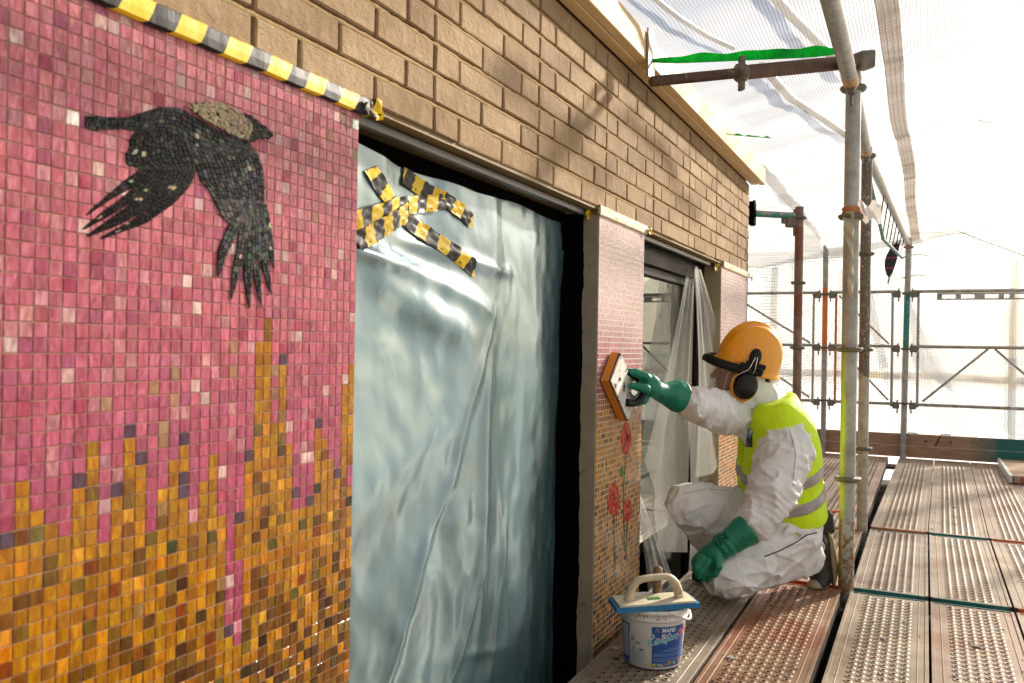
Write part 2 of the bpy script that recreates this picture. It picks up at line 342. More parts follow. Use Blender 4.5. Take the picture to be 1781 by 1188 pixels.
def make_translucent(m, k=.6):
    nt = m.node_tree; out = nt.nodes['Material Output']; b = nt.nodes['Principled BSDF']; t = N(nt, 'ShaderNodeBsdfTranslucent')
    src = b.inputs['Base Color']
    if src.links: L(nt, src.links[0].from_socket, t.inputs[0])
    else: t.inputs[0].default_value = src.default_value
    mx = N(nt, 'ShaderNodeMixShader'); mx.inputs[0].default_value = k; L(nt, b.outputs[0], mx.inputs[1]); L(nt, t.outputs[0], mx.inputs[2]); L(nt, mx.outputs[0], out.inputs[0])
make_translucent(M_green, .8)
def plank_mat(name, c1, c2, rust, rt=(.5, .62)):
    m, nt, b = newmat(name); v = pos(nt); n = noise(nt, v, 6, 6, .7); n2 = noise(nt, v, 40, 5, .7); n3 = noise(nt, v, 2.5, 5, .65)
    c = ramp(nt, n.outputs[0], [(.35, c1), (.62, c2)]).outputs[0]
    c = mixc(nt, ramp(nt, n3.outputs[0], [(rt[0], (0, 0, 0)), (rt[1], (1, 1, 1))]).outputs[0], c, rust)
    c = mixc(nt, ramp(nt, n2.outputs[0], [(.60, (0, 0, 0)), (.72, (.85, .85, .85))]).outputs[0], c, (.06, .045, .035))
    L(nt, c, b.inputs['Base Color']); b.inputs['Metallic'].default_value = .25
    L(nt, ramp(nt, n.outputs[0], [(.3, (.38,)*3), (.7, (.62,)*3)]).outputs[0], b.inputs['Roughness'])
    L(nt, bump(nt, n2.outputs[0], .2, .002), b.inputs['Normal']); return m
M_plank = [plank_mat('plank_steel_grey', (.225, .175, .125), (.34, .275, .205), (.18, .11, .07)),
           plank_mat('plank_steel_rusty', (.28, .155, .085), (.39, .25, .155), (.27, .095, .04), (.42, .58)),
           plank_mat('plank_steel_buff', (.29, .215, .145), (.40, .315, .225), (.26, .15, .085), (.50, .66)),
           plank_mat('plank_steel_pink', (.29, .19, .13), (.38, .28, .20), (.28, .14, .075), (.46, .62))]
M_side = mat('plank_side', (.10, .08, .06), (.17, .14, .11), .75, scale=12, spec=.15, c3=(.2, .09, .04), s3=9)
M_hole = mat('punched_hole', (.012, .009, .007), rough=.9)
M_ground = mat('ground', (.28, .27, .24), (.35, .34, .3), .9, scale=.3)

# ------------------------------------------------------------------ numpy noise
_tab = rng.random((32, 32, 32))
def vnoise(P, s=1., seed=0):
    q = np.asarray(P, float)*s+seed*17.31+100.; i = np.floor(q).astype(int); f = q-i; f = f*f*(3-2*f); i &= 31; j = (i+1) & 31
    x0, y0, z0 = i[..., 0], i[..., 1], i[..., 2]; x1, y1, z1 = j[..., 0], j[..., 1], j[..., 2]; fx, fy, fz = f[..., 0], f[..., 1], f[..., 2]
    a = _tab[x0, y0, z0]*(1-fx)+_tab[x1, y0, z0]*fx; b = _tab[x0, y1, z0]*(1-fx)+_tab[x1, y1, z0]*fx
    c = _tab[x0, y0, z1]*(1-fx)+_tab[x1, y0, z1]*fx; d = _tab[x0, y1, z1]*(1-fx)+_tab[x1, y1, z1]*fx
    return ((a*(1-fy)+b*fy)*(1-fz)+(c*(1-fy)+d*fy)*fz)*2-1

# ================================================================== setting: ground, building shell
g = MB(); g.box(-120, 120, -120, 120, -3.3, -3.2); obj('ground', g, M_ground, kind='structure')

P_ = .0215; YE1 = 1.504; YP2a, YP2b = 3.0, 3.562; YP3a, YP3b = 5.105, 5.925; ZB = 1.62; ZT = 2.222
bw = thing('brick_wall', (0, 3, -3.2), 'buff brick facade above the window openings, with raked joints', 'wall')
core = MB()
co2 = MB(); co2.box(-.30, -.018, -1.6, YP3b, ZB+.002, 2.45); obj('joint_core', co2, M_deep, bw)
for a, b in ((-1.6, YE1-.004), (YP2a+.012, YP2b-.004), (YP3a+.012, YP3b-.004)): core.box(-.30, -.006, a, b, -.28, ZB)
core.box(-.30, -.012, -1.6, YP3b-.004, -3.2, -.285)
obj('wall_core', core, M_mortar, bw)
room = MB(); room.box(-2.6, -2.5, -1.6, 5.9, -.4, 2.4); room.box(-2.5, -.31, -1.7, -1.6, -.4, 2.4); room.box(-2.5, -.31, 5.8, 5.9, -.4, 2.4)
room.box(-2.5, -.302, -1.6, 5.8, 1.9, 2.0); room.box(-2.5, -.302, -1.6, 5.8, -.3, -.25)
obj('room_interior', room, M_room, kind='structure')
so_ = MB(); so_.box(-.3, -.004, YE1-.05, YP2a+.05, ZB-.012, ZB); so_.box(-.3, -.004, YP2b-.02, YP3a+.05, ZB-.012, ZB)
obj('soffit_board', so_, M_soffit, bw)

# bricks, laid course by course: two stretchers, one header
CH = .0752; HB = .0618; GJ = .0115
def brick_mesh(Lb, k):
    r = random.Random(k); mb = MB(); x0, x1 = -.035, .004; b = .003
    j = lambda: r.uniform(-.0012, .0012)
    v = []
    for xx, ins in ((x0, 0), (x1-b, 0), (x1, b)):
        for (sy, sz) in ((0, 0), (1, 0), (1, 1), (0, 1)):
            v.append((xx+(j() if ins else 0), (ins if sy == 0 else Lb-ins)+j(), (ins if sz == 0 else HB-ins)+j()))
    mid = [((v[8][0]+v[9][0])/2+j(), Lb*.5, b), ((v[10][0]+v[11][0])/2+j(), Lb*.5, HB-b)]
    v += mid
    f = [(8, 12, 13, 11), (12, 9, 10, 13), (4, 5, 9, 12, 8), (5, 6, 10, 9), (6, 7, 11, 13, 10), (7, 4, 8, 11), (0, 1, 5, 4), (1, 2, 6, 5), (2, 3, 7, 6), (3, 0, 4, 7), (3, 2, 1, 0)]
    mb.add(v, f); return mb.mesh('brick', M_brick)
ST = [brick_mesh(.25-GJ, k) for k in range(4)]; HD = [brick_mesh(.125-GJ, 9+k) for k in range(3)]
laid = []
for ci in range(8):
    z = ZB+ci*CH+.0; y = YP3b-.002; k = ci*3+1; first = True
    seq = [('s', 's', 'h')[(k+i) % 3] for i in range(60)]
    y -= 0
    if ci % 2: seq = ['h']+seq
    for t in seq:
        Lb = .25 if t == 's' else .125
        if y-Lb < -.35: break
        y -= Lb; laid.append((y+GJ, z, t))
for y, z, t in laid: inst('brick', random.choice(ST if t == 's' else HD), (random.uniform(-.0015, .0015), y, z), bw)
jt = MB(); ys = np.arange(-.4, YP3b, .02)
for ci in range(9):
    z = ZB+ci*CH-(CH-HB)
    rows = []
    for (xx, zz) in ((-.016, z-.002), (.001, z-.001), (.0005, z+.0085), (-.012, z+CH-HB-.001)):
        nn = np.stack([np.zeros_like(ys), ys, np.full_like(ys, zz)], -1)
        jx = vnoise(nn, 55, ci)*.0022; jz = vnoise(nn, 70, ci+20)*.0018
        rows.append(np.stack([xx+jx*(xx > -.01), ys, zz+jz*(xx > -.01)], -1))
    if ci > 0: jt.grid(np.array(rows))
obj('mortar_joint', jt, M_mortar, bw)

# timber beam and the net's edge on top
tb = thing('timber_beam', (.05, 3, ZT), 'pale new timber beam fixed along the top of the brick wall', 'beam')
b_ = MB(); b_.rbox(.005, .052, -1.5, 5.97, ZT, ZT+.10, .003); obj('beam_lower', b_, M_timber, tb)
b_ = MB(); b_.rbox(.0525, .092, -1.5, 6.02, ZT+.004, ZT+.115, .003); obj('beam_upper', b_, M_timber, tb)
b_ = MB(); b_.rbox(-.28, .05, -1.5, 5.97, ZT+.1005, ZT+.125, .003); obj('cap_board', b_, M_timber, tb)

# ------------------------------------------------------------------ mosaics
ZR0 = 1.1018            # a grout line
NR_TOP = int((ZB-.004-ZR0)/P_)+1
def jit(c, s): return tuple(max(.002, x*(1+random.uniform(-s, s))) for x in c)
def pink(y, z, hi=1.0):
    u = random.random(); t = min(1, max(0, (z-.75)/.9))
    lo = (.37, .058, .11); up = (.58, .175, .20)
    base = tuple(a*(1-t)+b*t for a, b in zip(lo, up))
    if u < .02+.03*t: c = (.60, .34, .32)
    elif u < .10+.08*t: c = (.50, .185, .205)
    elif u < .20: c = (.36, .075, .13)
    elif u < .225: c = (.36, .05, .09)
    elif u < .225+.10*max(0, float(vnoise(np.array([[y, 0, z]]), 4.5, 2)[0])) and z > .9: c = (.33, .15, .09)
    else: c = base
    k = random.uniform(.70, .98); return tuple(min(.9, x*k) for x in jit(c, .06))
def gold(y, z, depth):
    return tuple(x*k for x, k in zip(gold_(y, z, depth), (.74, .54, .12)))
def gold_(y, z, depth):
    u = random.random(); d = min(1, max(0, depth)); sp = min(1, d*4)
    och = [(.44, .23, .015), (.40, .20, .012), (.50, .26, .02), (.38, .19, .01)]
    if u < .74-.36*d: c = random.choice(och)
    elif u < .82-.26*d: c = random.choice([(.62, .33, .05), (.66, .36, .10), (.60, .27, .01)])
    elif u < .87-.1*d: c = random.choice([(.20, .13, .06), (.26, .15, .05)])
    elif u < .92: c = random.choice([(.20, .09, .02), (.15, .07, .025), (.26, .12, .03), (.17, .11, .03)])
    elif u < .96: c = random.choice([(.08, .035, .015), (.24, .06, .015), (.10, .06, .03)])
    elif u < .985: c = random.choice([(.10, .10, .055), (.16, .14, .13), (.05, .06, .035)])
    else: c = random.choice([(.30, .22, .26), (.012, .010, .010), (.33, .12, .02)])
    if random.random() > sp+.25: c = random.choice(och)
    if d > .3 and random.random() < .75*(d-.15): c = tuple(x*q for x, q in zip(c, (.42, .38, .8)))
    return jit(c, .08)
# skyline of the gold field: for each column the pixel height (in the survey photograph) where gold starts, and dark accents
cols_px = [(-1, 954, [930]), (0, 840, []), (1, 894, []), (2, 914, []), (3, 937, []), (4, 851, [838, ]), (5, 771, []), (6, 943, []), (7, 865, [853]), (8, 762, [751]),
           (9, 809, [798]), (10, 925, []), (11, 850, []), (12, 801, []), (13, 776, [765, 832, 853]), (14, 905, []), (15, 839, []), (16, 792, []), (17, 895, []), (18, 1095, [1096]),
           (19, 1123, [900]), (20, 801, [790]), (21, 594, []), (22, 553, []), (23, 736, []), (24, 634, [624]), (25, 772, []), (26, 882, [856]), (27, 882, []), (28, 882, [863]),
           (29, 745, [735]), (30, 762, []), (31, 798, []), (32, 830, [820]), (33, 669, []), (34, 634, [])]
skyl = {}; acc = set()
def colmid(k): return YE1-(35-k)*P_+P_/2
def rowof(z): return int(math.floor((z-ZR0)/P_+.5))
for k, py, dk in cols_px:
    ym = colmid(k); tt = ym+CAMX*math.tan(TH); px = 1610-(FPX*CAMX/math.cos(TH)**2)/tt
    skyl[k] = rowof(atx(px, py)[2])
    for d in dk: acc.add((k, int(math.floor((atx(px, d)[2]-ZR0)/P_))))
for k in range(-30, -1): skyl[k] = rowof(.78+.12*math.sin(k*1.7)+.08*math.sin(k*.6+1))
NROWS_DOWN = int((ZR0+.25)/P_)
mp1 = thing('mosaic_panel', (0, .8, -.25), 'large pink and gold glass mosaic with a flying bird, left of the sheeted opening', 'mosaic')
gb = MB(); gb.box(-.0058, -.0012, -.05, YE1-.001, -.27, ZB-.03); obj('grout_bed', gb, M_grout, mp1)
tiles = []
for k in range(-50, 35):
    y0 = YE1-(35-k)*P_
    for r in range(-NROWS_DOWN, NR_TOP):
        z0 = ZR0+r*P_
        if z0+P_ > ZB-.012: continue
        if k == 34 and r == NR_TOP-6: continue         # the tile that has come off at the edge
        sk = skyl.get(k, -14); isg = r < sk
        if k == 19 and -2000 < r: # L of pink inside the gold
            za = atx(430, 913)[2]; isg = (z0 < atx(430, 1123)[2]) or (za+.0 < z0+P_ and z0 < atx(430, 908)[2] and z0 > za-.19)
            isg = (z0 < atx(422, 1122)[2]) or (atx(422, 992)[2] < z0 < atx(422, 905)[2])
        if k == 34 and atx(615, 846)[2] < z0 < atx(615, 812)[2]: isg = False
        c = gold(y0, z0, (sk-r)/30.) if isg else pink(y0, z0)
        if (k, r) in acc: c = (.075, .035, .055)
        if (k, r) == (34, NR_TOP-3): c = (.82, .78, .68)
        if k == 3 and r == rowof(atx(88, 195)[2]): c = (.86, .66, .62)
        tiles.append((y0, z0, c, k, r))
def area(t):
    dep = t[0]*math.cos(TH)+CAMX*math.sin(TH)
    px = 1610-(FPX*CAMX/math.cos(TH)**2)/(t[0]+P_/2+CAMX*math.tan(TH))
    pyy = 614-(t[1]-1.1)*FPX/dep
    ins = -6 < px < 1785 and -6 < pyy < 1194
    return -(1/dep**2)*(1 if ins else .0001)
tiles.sort(key=area)
gt = .0013
def tmesh(k):
    r = random.Random(k); mb = MB(); w_ = P_-gt; j = [r.uniform(-.0004, .0004) for _ in range(4)]
    b = .0009; v = [(-.005, 0, 0), (-.005, w_, 0), (-.005, w_, w_), (-.005, 0, w_), (-.0012, 0, 0), (-.0012, w_, 0), (-.0012, w_, w_), (-.0012, 0, w_),
                   (j[0], b, b), (j[1], w_-b, b), (j[2], w_-b, w_-b), (j[3], b, w_-b)]
    mb.add(v, [(8, 9, 10, 11), (4, 5, 9, 8), (5, 6, 10, 9), (6, 7, 11, 10), (7, 4, 8, 11), (0, 1, 5, 4), (1, 2, 6, 5), (2, 3, 7, 6), (3, 0, 4, 7)]); return mb
TM = [tmesh(k).mesh('tile', M_tile) for k in range(8)]
for y0, z0, c, k, r in tiles[:300]: inst('tile', random.choice(TM), (random.uniform(-.0003, .0003), y0+random.uniform(-.0003, .0003)+.0005*((k//15) % 2), z0+random.uniform(-.0003, .0003)+.0006*((r//15) % 2)), mp1, c)
def field(ts, pitch_y=P_, name='tile_field', parent=None, mm=M_tiles, hz=P_, g_=gt, dx=0., tilt=.0005):
    n = len(ts); A = np.array([(t[0], t[1]) for t in ts]); wy, wz = pitch_y-g_, hz-g_; b = min(.0009, wy*.1)
    base = np.array([(-.005, 0, 0), (-.005, wy, 0), (-.005, wy, wz), (-.005, 0, wz), (-.0012, 0, 0), (-.0012, wy, 0), (-.0012, wy, wz), (-.0012, 0, wz), (0, b, b), (0, wy-b, b), (0, wy-b, wz-b), (0, b, wz-b)])
    V = base[None]+np.stack([np.full(n, dx), A[:, 0], A[:, 1]], -1)[:, None]
    V[:, 8:, 0] += rng.uniform(-tilt, tilt, (n, 4)); V[:, :, 1:] += rng.uniform(-.0003, .0003, (n, 1, 2))
    fb = [(8, 9, 10, 11), (4, 5, 9, 8), (5, 6, 10, 9), (6, 7, 11, 10), (7, 4, 8, 11)]
    mb = MB(); mb.v = [V.reshape(-1, 3)]; mb.n = n*12
    for i, t in enumerate(ts):
        o = i*12; mb.f += [tuple(q+o for q in f) for f in fb]; mb.col += [t[2]]*5
    mb.m = [0]*len(mb.f); mb.sm = [False]*len(mb.f)
    return obj(name, mb, mm, parent, kind='stuff')
field(tiles[300:], parent=mp1)

# the bird: strips of small cut tesserae laid along flow lines (traced on the wall plane)
def A_(p): q = atx(120+p[0]/4.4, 150+p[1]/4.4); return np.array([q[1], q[2]])
def B_(p): q = atx(120+p[0]/4.568, 300+p[1]/4.568); return np.array([q[1], q[2]])
def resamp(pl, n):
    pl = np.array(pl, float); d = np.r_[0, np.cumsum(np.linalg.norm(np.diff(pl, axis=0), axis=1))]; t = np.linspace(0, d[-1], n)
    # smooth a little
    out = np.stack([np.interp(t, d, pl[:, i]) for i in range(2)], -1)
    for _ in range(2): out[1:-1] = (out[:-2]+2*out[1:-1]+out[2:])/4
    return out
bird = MB(); back = MB(); layer = [0]
def piece(quad, x, c, mb=bird):
    q = np.array(quad); cen = q.mean(0); inn = cen+(q-cen)*.84; q2 = cen+(q-cen)*.90
    v = [(x-.002, *p) for p in q2]+[(x+random.uniform(-.00018, .00018), *p) for p in inn]
    mb.add(v, [(4, 5, 6, 7), (0, 1, 5, 4), (1, 2, 6, 5), (2, 3, 7, 6), (3, 0, 4, 7)], 0, False, c)
def fix(q):
    q = np.array(q); s_ = sum(q[i][0]*q[(i+1) % 4][1]-q[(i+1) % 4][0]*q[i][1] for i in range(4)); return q if s_ > 0 else q[::-1]
def patch(Ac, Bc, rows, tl, f=A_, cols=None, taper=None):
    layer[0] += 1; x = .0012+layer[0]*.00016
    Aw = resamp([f(p) for p in Ac], 60); Bw = resamp([f(p) for p in Bc], 60)
    Ln = (np.linalg.norm(np.diff(Aw, axis=0), axis=1).sum()+np.linalg.norm(np.diff(Bw, axis=0), axis=1).sum())/2
    back.grid(np.stack([np.c_[np.full(60, x-.0017), Aw], np.c_[np.full(60, x-.0017), Bw]])if False else np.array([[(x-.0017, *a), (x-.0017, *b)] for a, b in zip(Aw, Bw)]))
    def at(u, v):
        i = u*59; k = min(58, int(i)); ff = i-k; a = Aw[k]*(1-ff)+Aw[k+1]*ff; b = Bw[k]*(1-ff)+Bw[k+1]*ff; return a*(1-v)+b*v
    for r in range(rows):
        u = -random.random()*tl/Ln
        while u < 1:
            du = tl/Ln*random.uniform(.7, 1.35); u0, u1 = max(0, u), min(1, u+du); u += du
            if u1-u0 < .15*du: continue
            v0, v1 = r/rows, (r+1)/rows
            q = fix([at(u0, v0), at(u1, v0), at(u1, v1), at(u0, v1)])
            c = tuple(q*.62 for q in random.choice(cols or BLK)) if random.random() > .02 else (.34, .28, .19); piece(q, x, jit(c, .25))  # the rare tan pieces are painted glints
BLK = [(.022, .022, .024), (.035, .034, .036), (.018, .017, .018), (.055, .052, .052), (.03, .028, .027), (.012, .012, .012)]
DRK = [(.012, .011, .010), (.02, .018, .016), (.03, .026, .02), (.009, .008, .008)]
GRY = [(.06, .057, .06), (.10, .094, .094), (.04, .038, .042), (.15, .135, .125), (.075, .068, .062)]
# long back primaries
patch([(560, 630), (450, 700), (340, 790), (225, 890), (130, 985)], [(700, 700), (560, 760), (440, 800), (300, 880), (135, 990)], 4, .009, cols=DRK)
patch([(640, 650), (520, 760), (380, 870), (240, 970), (103, 1092)], [(780, 720), (600, 830), (450, 910), (300, 1000), (115, 1098)], 4, .009, cols=DRK)
patch([(760, 660), (600, 810), (440, 920), (290, 1030), (135, 1140)], [(880, 760), (700, 880), (540, 980), (370, 1070), (150, 1152)], 4, .009, cols=DRK)
patch([(860, 640), (760, 800), (620, 920), (470, 1030), (235, 1160)], [(970, 640), (930, 760), (800, 900), (590, 1050), (250, 1172)], 5, .009, cols=DRK)
# dark lobe behind the wing
patch([(500, 350), (455, 425), (470, 470), (428, 520), (438, 600), (560, 640)], [(880, 330), (900, 430), (940, 510), (965, 580), (968, 620), (960, 650)], 14, .009, cols=DRK+BLK)
patch([(560, 620), (480, 690), (440, 740)], [(965, 620), (930, 740), (800, 860)], 13, .009, cols=DRK)
# tail and back
patch([(126, 226), (300, 236), (450, 238), (560, 200), (690, 160)], [(116, 308), (200, 342), (400, 328), (500, 345), (640, 350)], 4, .011, cols=BLK+[(.05, .06, .075)])
patch([(560, 205), (690, 158), (850, 165), (980, 245), (1100, 320), (1220, 365), (1370, 425)], [(500, 345), (640, 340), (800, 360), (930, 470), (1080, 520), (1230, 540), (1440, 540)], 6, .011, cols=BLK+GRY)
# front wing coverts
patch([(1370, 425), (1440, 520), (1482, 640), (1492, 760), (1490, 900), (1500, 1010)], [(880, 440), (930, 540), (965, 610), (1000, 720), (1070, 800), (1130, 930)], 16, .009, cols=GRY+BLK)
patch([(1490, 880), (1500, 1010), (1510, 1100)], [(1110, 860), (1165, 1005), (1240, 1060)], 11, .009, cols=GRY)
# front primaries
for c0, wd in ((((1370, 330), (1290, 470), (1215, 640), (1178, 830)), 70), (((1400, 350), (1370, 600), (1320, 800), (1285, 1003)), 58), (((1430, 340), (1425, 600), (1415, 850), (1427, 1078)), 60),
               (((1480, 320), (1480, 600), (1490, 850), (1522, 1070)), 50), (((1510, 300), (1530, 560), (1560, 780), (1600, 968)), 52), (((1530, 250), (1570, 450), (1595, 620), (1618, 765)), 44)):
    pa = []; pb = []
    for i, (x, y) in enumerate(c0):
        h = wd*(.74, .70, .52, .06)[i]; pa.append((x-h, y-h*.15)); pb.append((x+h, y+h*.15))
    patch(pa, pb, 3, .010, f=B_, cols=GRY+[(.13, .12, .11), (.02, .02, .02)])
# pale nape: fine slivers
def inpoly(p, poly):
    c = False; n = len(poly)
    for i in range(n):
        a, b = poly[i], poly[(i+1) % n]
        if (a[1] > p[1]) != (b[1] > p[1]) and p[0] < (b[0]-a[0])*(p[1]-a[1])/(b[1]-a[1])+a[0]: c = not c
    return c
def slivers(poly, n, cols, ang, f=A_, ln=.008, wd=.0022):
    layer[0] += 2; x = .0030+layer[0]*.00022; W = [f(p) for p in poly]; W = np.array(W); c0 = W.mean(0)
    back.add([(x-.0018, *p) for p in (W if sum(W[i][0]*W[(i+1) % len(W)][1]-W[(i+1) % len(W)][0]*W[i][1] for i in range(len(W))) > 0 else W[::-1])], [tuple(range(len(W)))])
    lo, hi = W.min(0), W.max(0); k = 0
    while k < n:
        p = np.array([random.uniform(lo[i], hi[i]) for i in range(2)])
        if not inpoly(p, W): continue
        k += 1; a = ang(p)+random.uniform(-.35, .35); d = np.array([math.cos(a), math.sin(a)]); e = np.array([-d[1], d[0]])
        l_, w_ = ln*random.uniform(.5, 1)/2, wd*random.uniform(.6, 1.1)/2
        piece([p-d*l_-e*w_, p+d*l_-e*w_, p+d*l_+e*w_, p-d*l_+e*w_], x+random.uniform(0, .0008), jit(random.choice(cols), .25))
slivers([(900, 160), (960, 130), (1080, 125), (1200, 150), (1300, 210), (1370, 280), (1390, 330), (1350, 412), (1260, 385), (1150, 330), (1040, 270), (960, 215)], 900,
        [(.44, .33, .19), (.34, .25, .15), (.50, .40, .25), (.20, .15, .10), (.28, .23, .18)], lambda p: -.6)
slivers([(1310, 205), (1380, 235), (1440, 280), (1490, 320), (1545, 382), (1500, 398), (1440, 390), (1390, 420), (1345, 415), (1385, 350), (1375, 280)], 330, DRK+[(.05, .045, .03)], lambda p: -.9)
bd = obj('bird_figure', bird, M_bird, mp1, label='dark grey bird with pale nape in cut tesserae', kind='stuff')
obj('bird_backing', back, M_black, bd)

# pillar mosaics
def small_mosaic(ya, yb, label, zpink, flowers):
    m = thing('mosaic_panel', (0, (ya+yb)/2, -.25), label, 'mosaic'); gb = MB(); gb.box(-.0058, -.0004, ya+.001, yb-.001, -.27, ZB-.03)
    obj('grout_bed', gb, M_groutw, m); ts = []; n = int((yb-ya)/P_); py = (yb-ya)/n
    for k in range(n):
        for r in range(-NROWS_DOWN, NR_TOP):
            z0 = ZR0+r*P_
            if z0+P_ > ZB-.012: continue
            zp = zpink+.10*math.sin(k*1.9)*math.sin(k*.7)+.05*math.sin(k*5.1)
            c = pink(ya, z0) if z0 > zp else tuple(min(.8, q*1.45) for q in gold(ya, z0, .5*(zp-z0)/.55))
            glare = min(.6, max(0, (z0-.95)/.5)); c = tuple(a*(1-glare)+b*glare for a, b in zip(c, (.60, .46, .47)))  # glare painted into the tile colour, paler towards the top
            ts.append((ya+k*py+gt/2, z0, c))
    field(ts, py, parent=m, mm=M_tilesp, g_=.0026, tilt=.0003)
    return m
mp2 = small_mosaic(YP2a, YP2b, 'narrow pillar mosaic with red poppies behind the sponge float', .88, True)
mp3 = small_mosaic(YP3a, YP3b, 'pink pillar mosaic at the far corner of the house, behind the helmet', .8, False)
fl = MB(); bird2 = bird; layer[0] = 0; back = MB(); bird = fl
def W1(p): q = atx(p[0], p[1]); return np.array([q[1], q[2]])
def piece2(quad, x, c): pass
def slv(poly, n, cols, ang, ln=.02, wd=.005):
    W = np.array([W1(p) for p in poly]); lo, hi = W.min(0), W.max(0); k = 0
    while k < n:
        p = np.array([random.uniform(lo[i], hi[i]) for i in range(2)])
        if not inpoly(p, W): continue
        k += 1; a = ang+random.uniform(-.5, .5); d = np.array([math.cos(a), math.sin(a)]); e = np.array([-d[1], d[0]]); l_, w_ = ln*random.uniform(.5, 1)/2, wd*random.uniform(.6, 1.1)/2
        piece([p-d*l_-e*w_, p+d*l_-e*w_, p+d*l_+e*w_, p-d*l_+e*w_], .002+random.uniform(0, .001), jit(random.choice(cols), .2), fl)
RED = [(.62, .05, .03), (.70, .10, .06), (.50, .02, .02), (.75, .20, .14)]
def ell(cx, cy, rx, ry): return [(cx+rx*math.cos(a)*(1+.1*math.sin(3*a)), cy+ry*math.sin(a)) for a in np.linspace(0, 2*math.pi, 14)[:-1]]
for cx, cy, rx, ry, n in ((1089, 762, 9, 27, 230), (1067, 868, 11, 27, 230), (1091, 887, 8, 19, 150)):
    slv(ell(cx, cy, rx, ry), n, RED, 1.5); slv(ell(cx, cy, rx*.4, ry*.5), n//10, [(.10, .01, .01)], 1.5)
for x0, y0, x1, y1 in ((1089, 790, 1084, 850), (1084, 850, 1086, 960), (1067, 895, 1070, 990), (1091, 906, 1088, 975)):
    for i in range(16):
        t = (i+.5)/16; p = W1((x0+(x1-x0)*t, y0+(y1-y0)*t)); h = abs(W1((x0, y0))[1]-W1((x1, y1))[1])/34
        piece([p+(-.006, -h), p+(.006, -h), p+(.006, h), p+(-.006, h)], .002, jit((.09, .11, .03), .3), fl)
slv(ell(1082, 820, 4, 10), 20, [(.05, .25, .08)], 1.4)
obj('poppy_inlay', fl, M_tiles, mp2, label='red poppy heads on thin green stems', kind='stuff')

# reveals of plaster (ragged inner edge), dark gap
def reveal(name, y, xin, z0, z1, seed):
    zs = np.arange(z0, z1, .012); a = np.array([[0.-.0062, y, z] for z in zs]); nn = np.stack([zs*0, zs*0, zs], -1)
    e = xin+vnoise(nn, 14, seed)*.006+vnoise(nn, 60, seed+3)*.003; b = np.stack([e, zs*0+y, zs], -1)
    mb = MB(); mb.slab(np.array([a, (a+b)/2, b]), (0, -1, 0), .011); return mb
mr = reveal('r', YP2a, -.062, -.28, ZB-.02, 1); obj('plaster_reveal', mr, M_plaster, bw, label='rough plastered reveal beside the blue film')
mr = reveal('r', YP3a, -.10, -.28, ZB-.02, 5); obj('plaster_reveal', mr, M_plaster, bw)
# narrow black profile at house corner
cp = MB(); cp.box(-.01, .002, YP3b-.003, YP3b+.004, -.28, ZB-.03); obj('corner_profile', cp, M_black, bw)

# opening one: frame, rail, blind box
wf = thing('window_frame', (-.15, 2.25, -.28), 'black framed opening behind the pale blue plastic film', 'window')
m_ = MB(); m_.rbox(-.24, -.13, YE1+.002, YP2a+.005, 1.46, 1.601, .004); obj('head_box', m_, M_black, wf)
m_ = MB(); m_.box(-.235, -.050, YP2a+.0085, YP2a+.0119, -.28, 1.60); obj('gap_lining', m_, M_black, wf)
m_ = MB(); m_.box(-.235, -.095, YP3a+.0085, YP3a+.0119, -.28, 1.60); obj('gap_lining', m_, M_black, wf)
m_ = MB(); m_.rbox(-.26, -.222, 2.955, YP2a+.004, -.28, 1.459, .004); obj('jamb', m_, M_dark, wf)
m_ = MB(); m_.rbox(-.24, -.125, YE1+.002, YE1+.05, -.28, 1.459, .004); obj('jamb', m_, M_dark, wf)
m_ = MB(); m_.rbox(-.056, -.036, YE1-.05, 2.93, 1.583, 1.603, .002); m_.rbox(-.075, -.0565, YE1-.05, 2.93, 1.588, 1.606, .002); obj('rail', m_, M_rail, wf)
m_ = MB(); m_.box(-.235, -.225, YE1+.05, 2.955, -.28, 1.46); obj('pane', m_, M_glass, wf)
# opening two
wf2 = thing('window_frame', (-.15, 4.3, -.28), 'dark brown window beside the worker reflecting the scaffold', 'window')
m_ = MB(); m_.rbox(-.21, -.10, YP2b-.003, YP3a+.005, 1.50, 1.601, .004); m_.rbox(-.21, -.125, YP2b-.003, YP3a+.005, 1.455, 1.499, .004); obj('head_box', m_, M_dark, wf2)
m_ = MB(); m_.rbox(-.19, -.112, 4.985, YP3a+.004, -.28, 1.454, .004); m_.rbox(-.17, -.135, 4.93, 4.984, -.28, 1.454, .004); obj('jamb', m_, M_dark, wf2)
m_ = MB(); m_.rbox(-.056, -.036, YP2b+.0, 4.98, 1.583, 1.603, .002); obj('rail', m_, M_rail, wf2)
m_ = MB(); m_.rbox(-.17, -.13, YP2b, 4.93, -.28, -.2, .004); obj('sill', m_, M_dark, wf2)
m_ = MB(); m_.box(-.156, -.150, YP2b-.003, 4.93, -.2, 1.455); obj('pane', m_, M_glass, wf2)

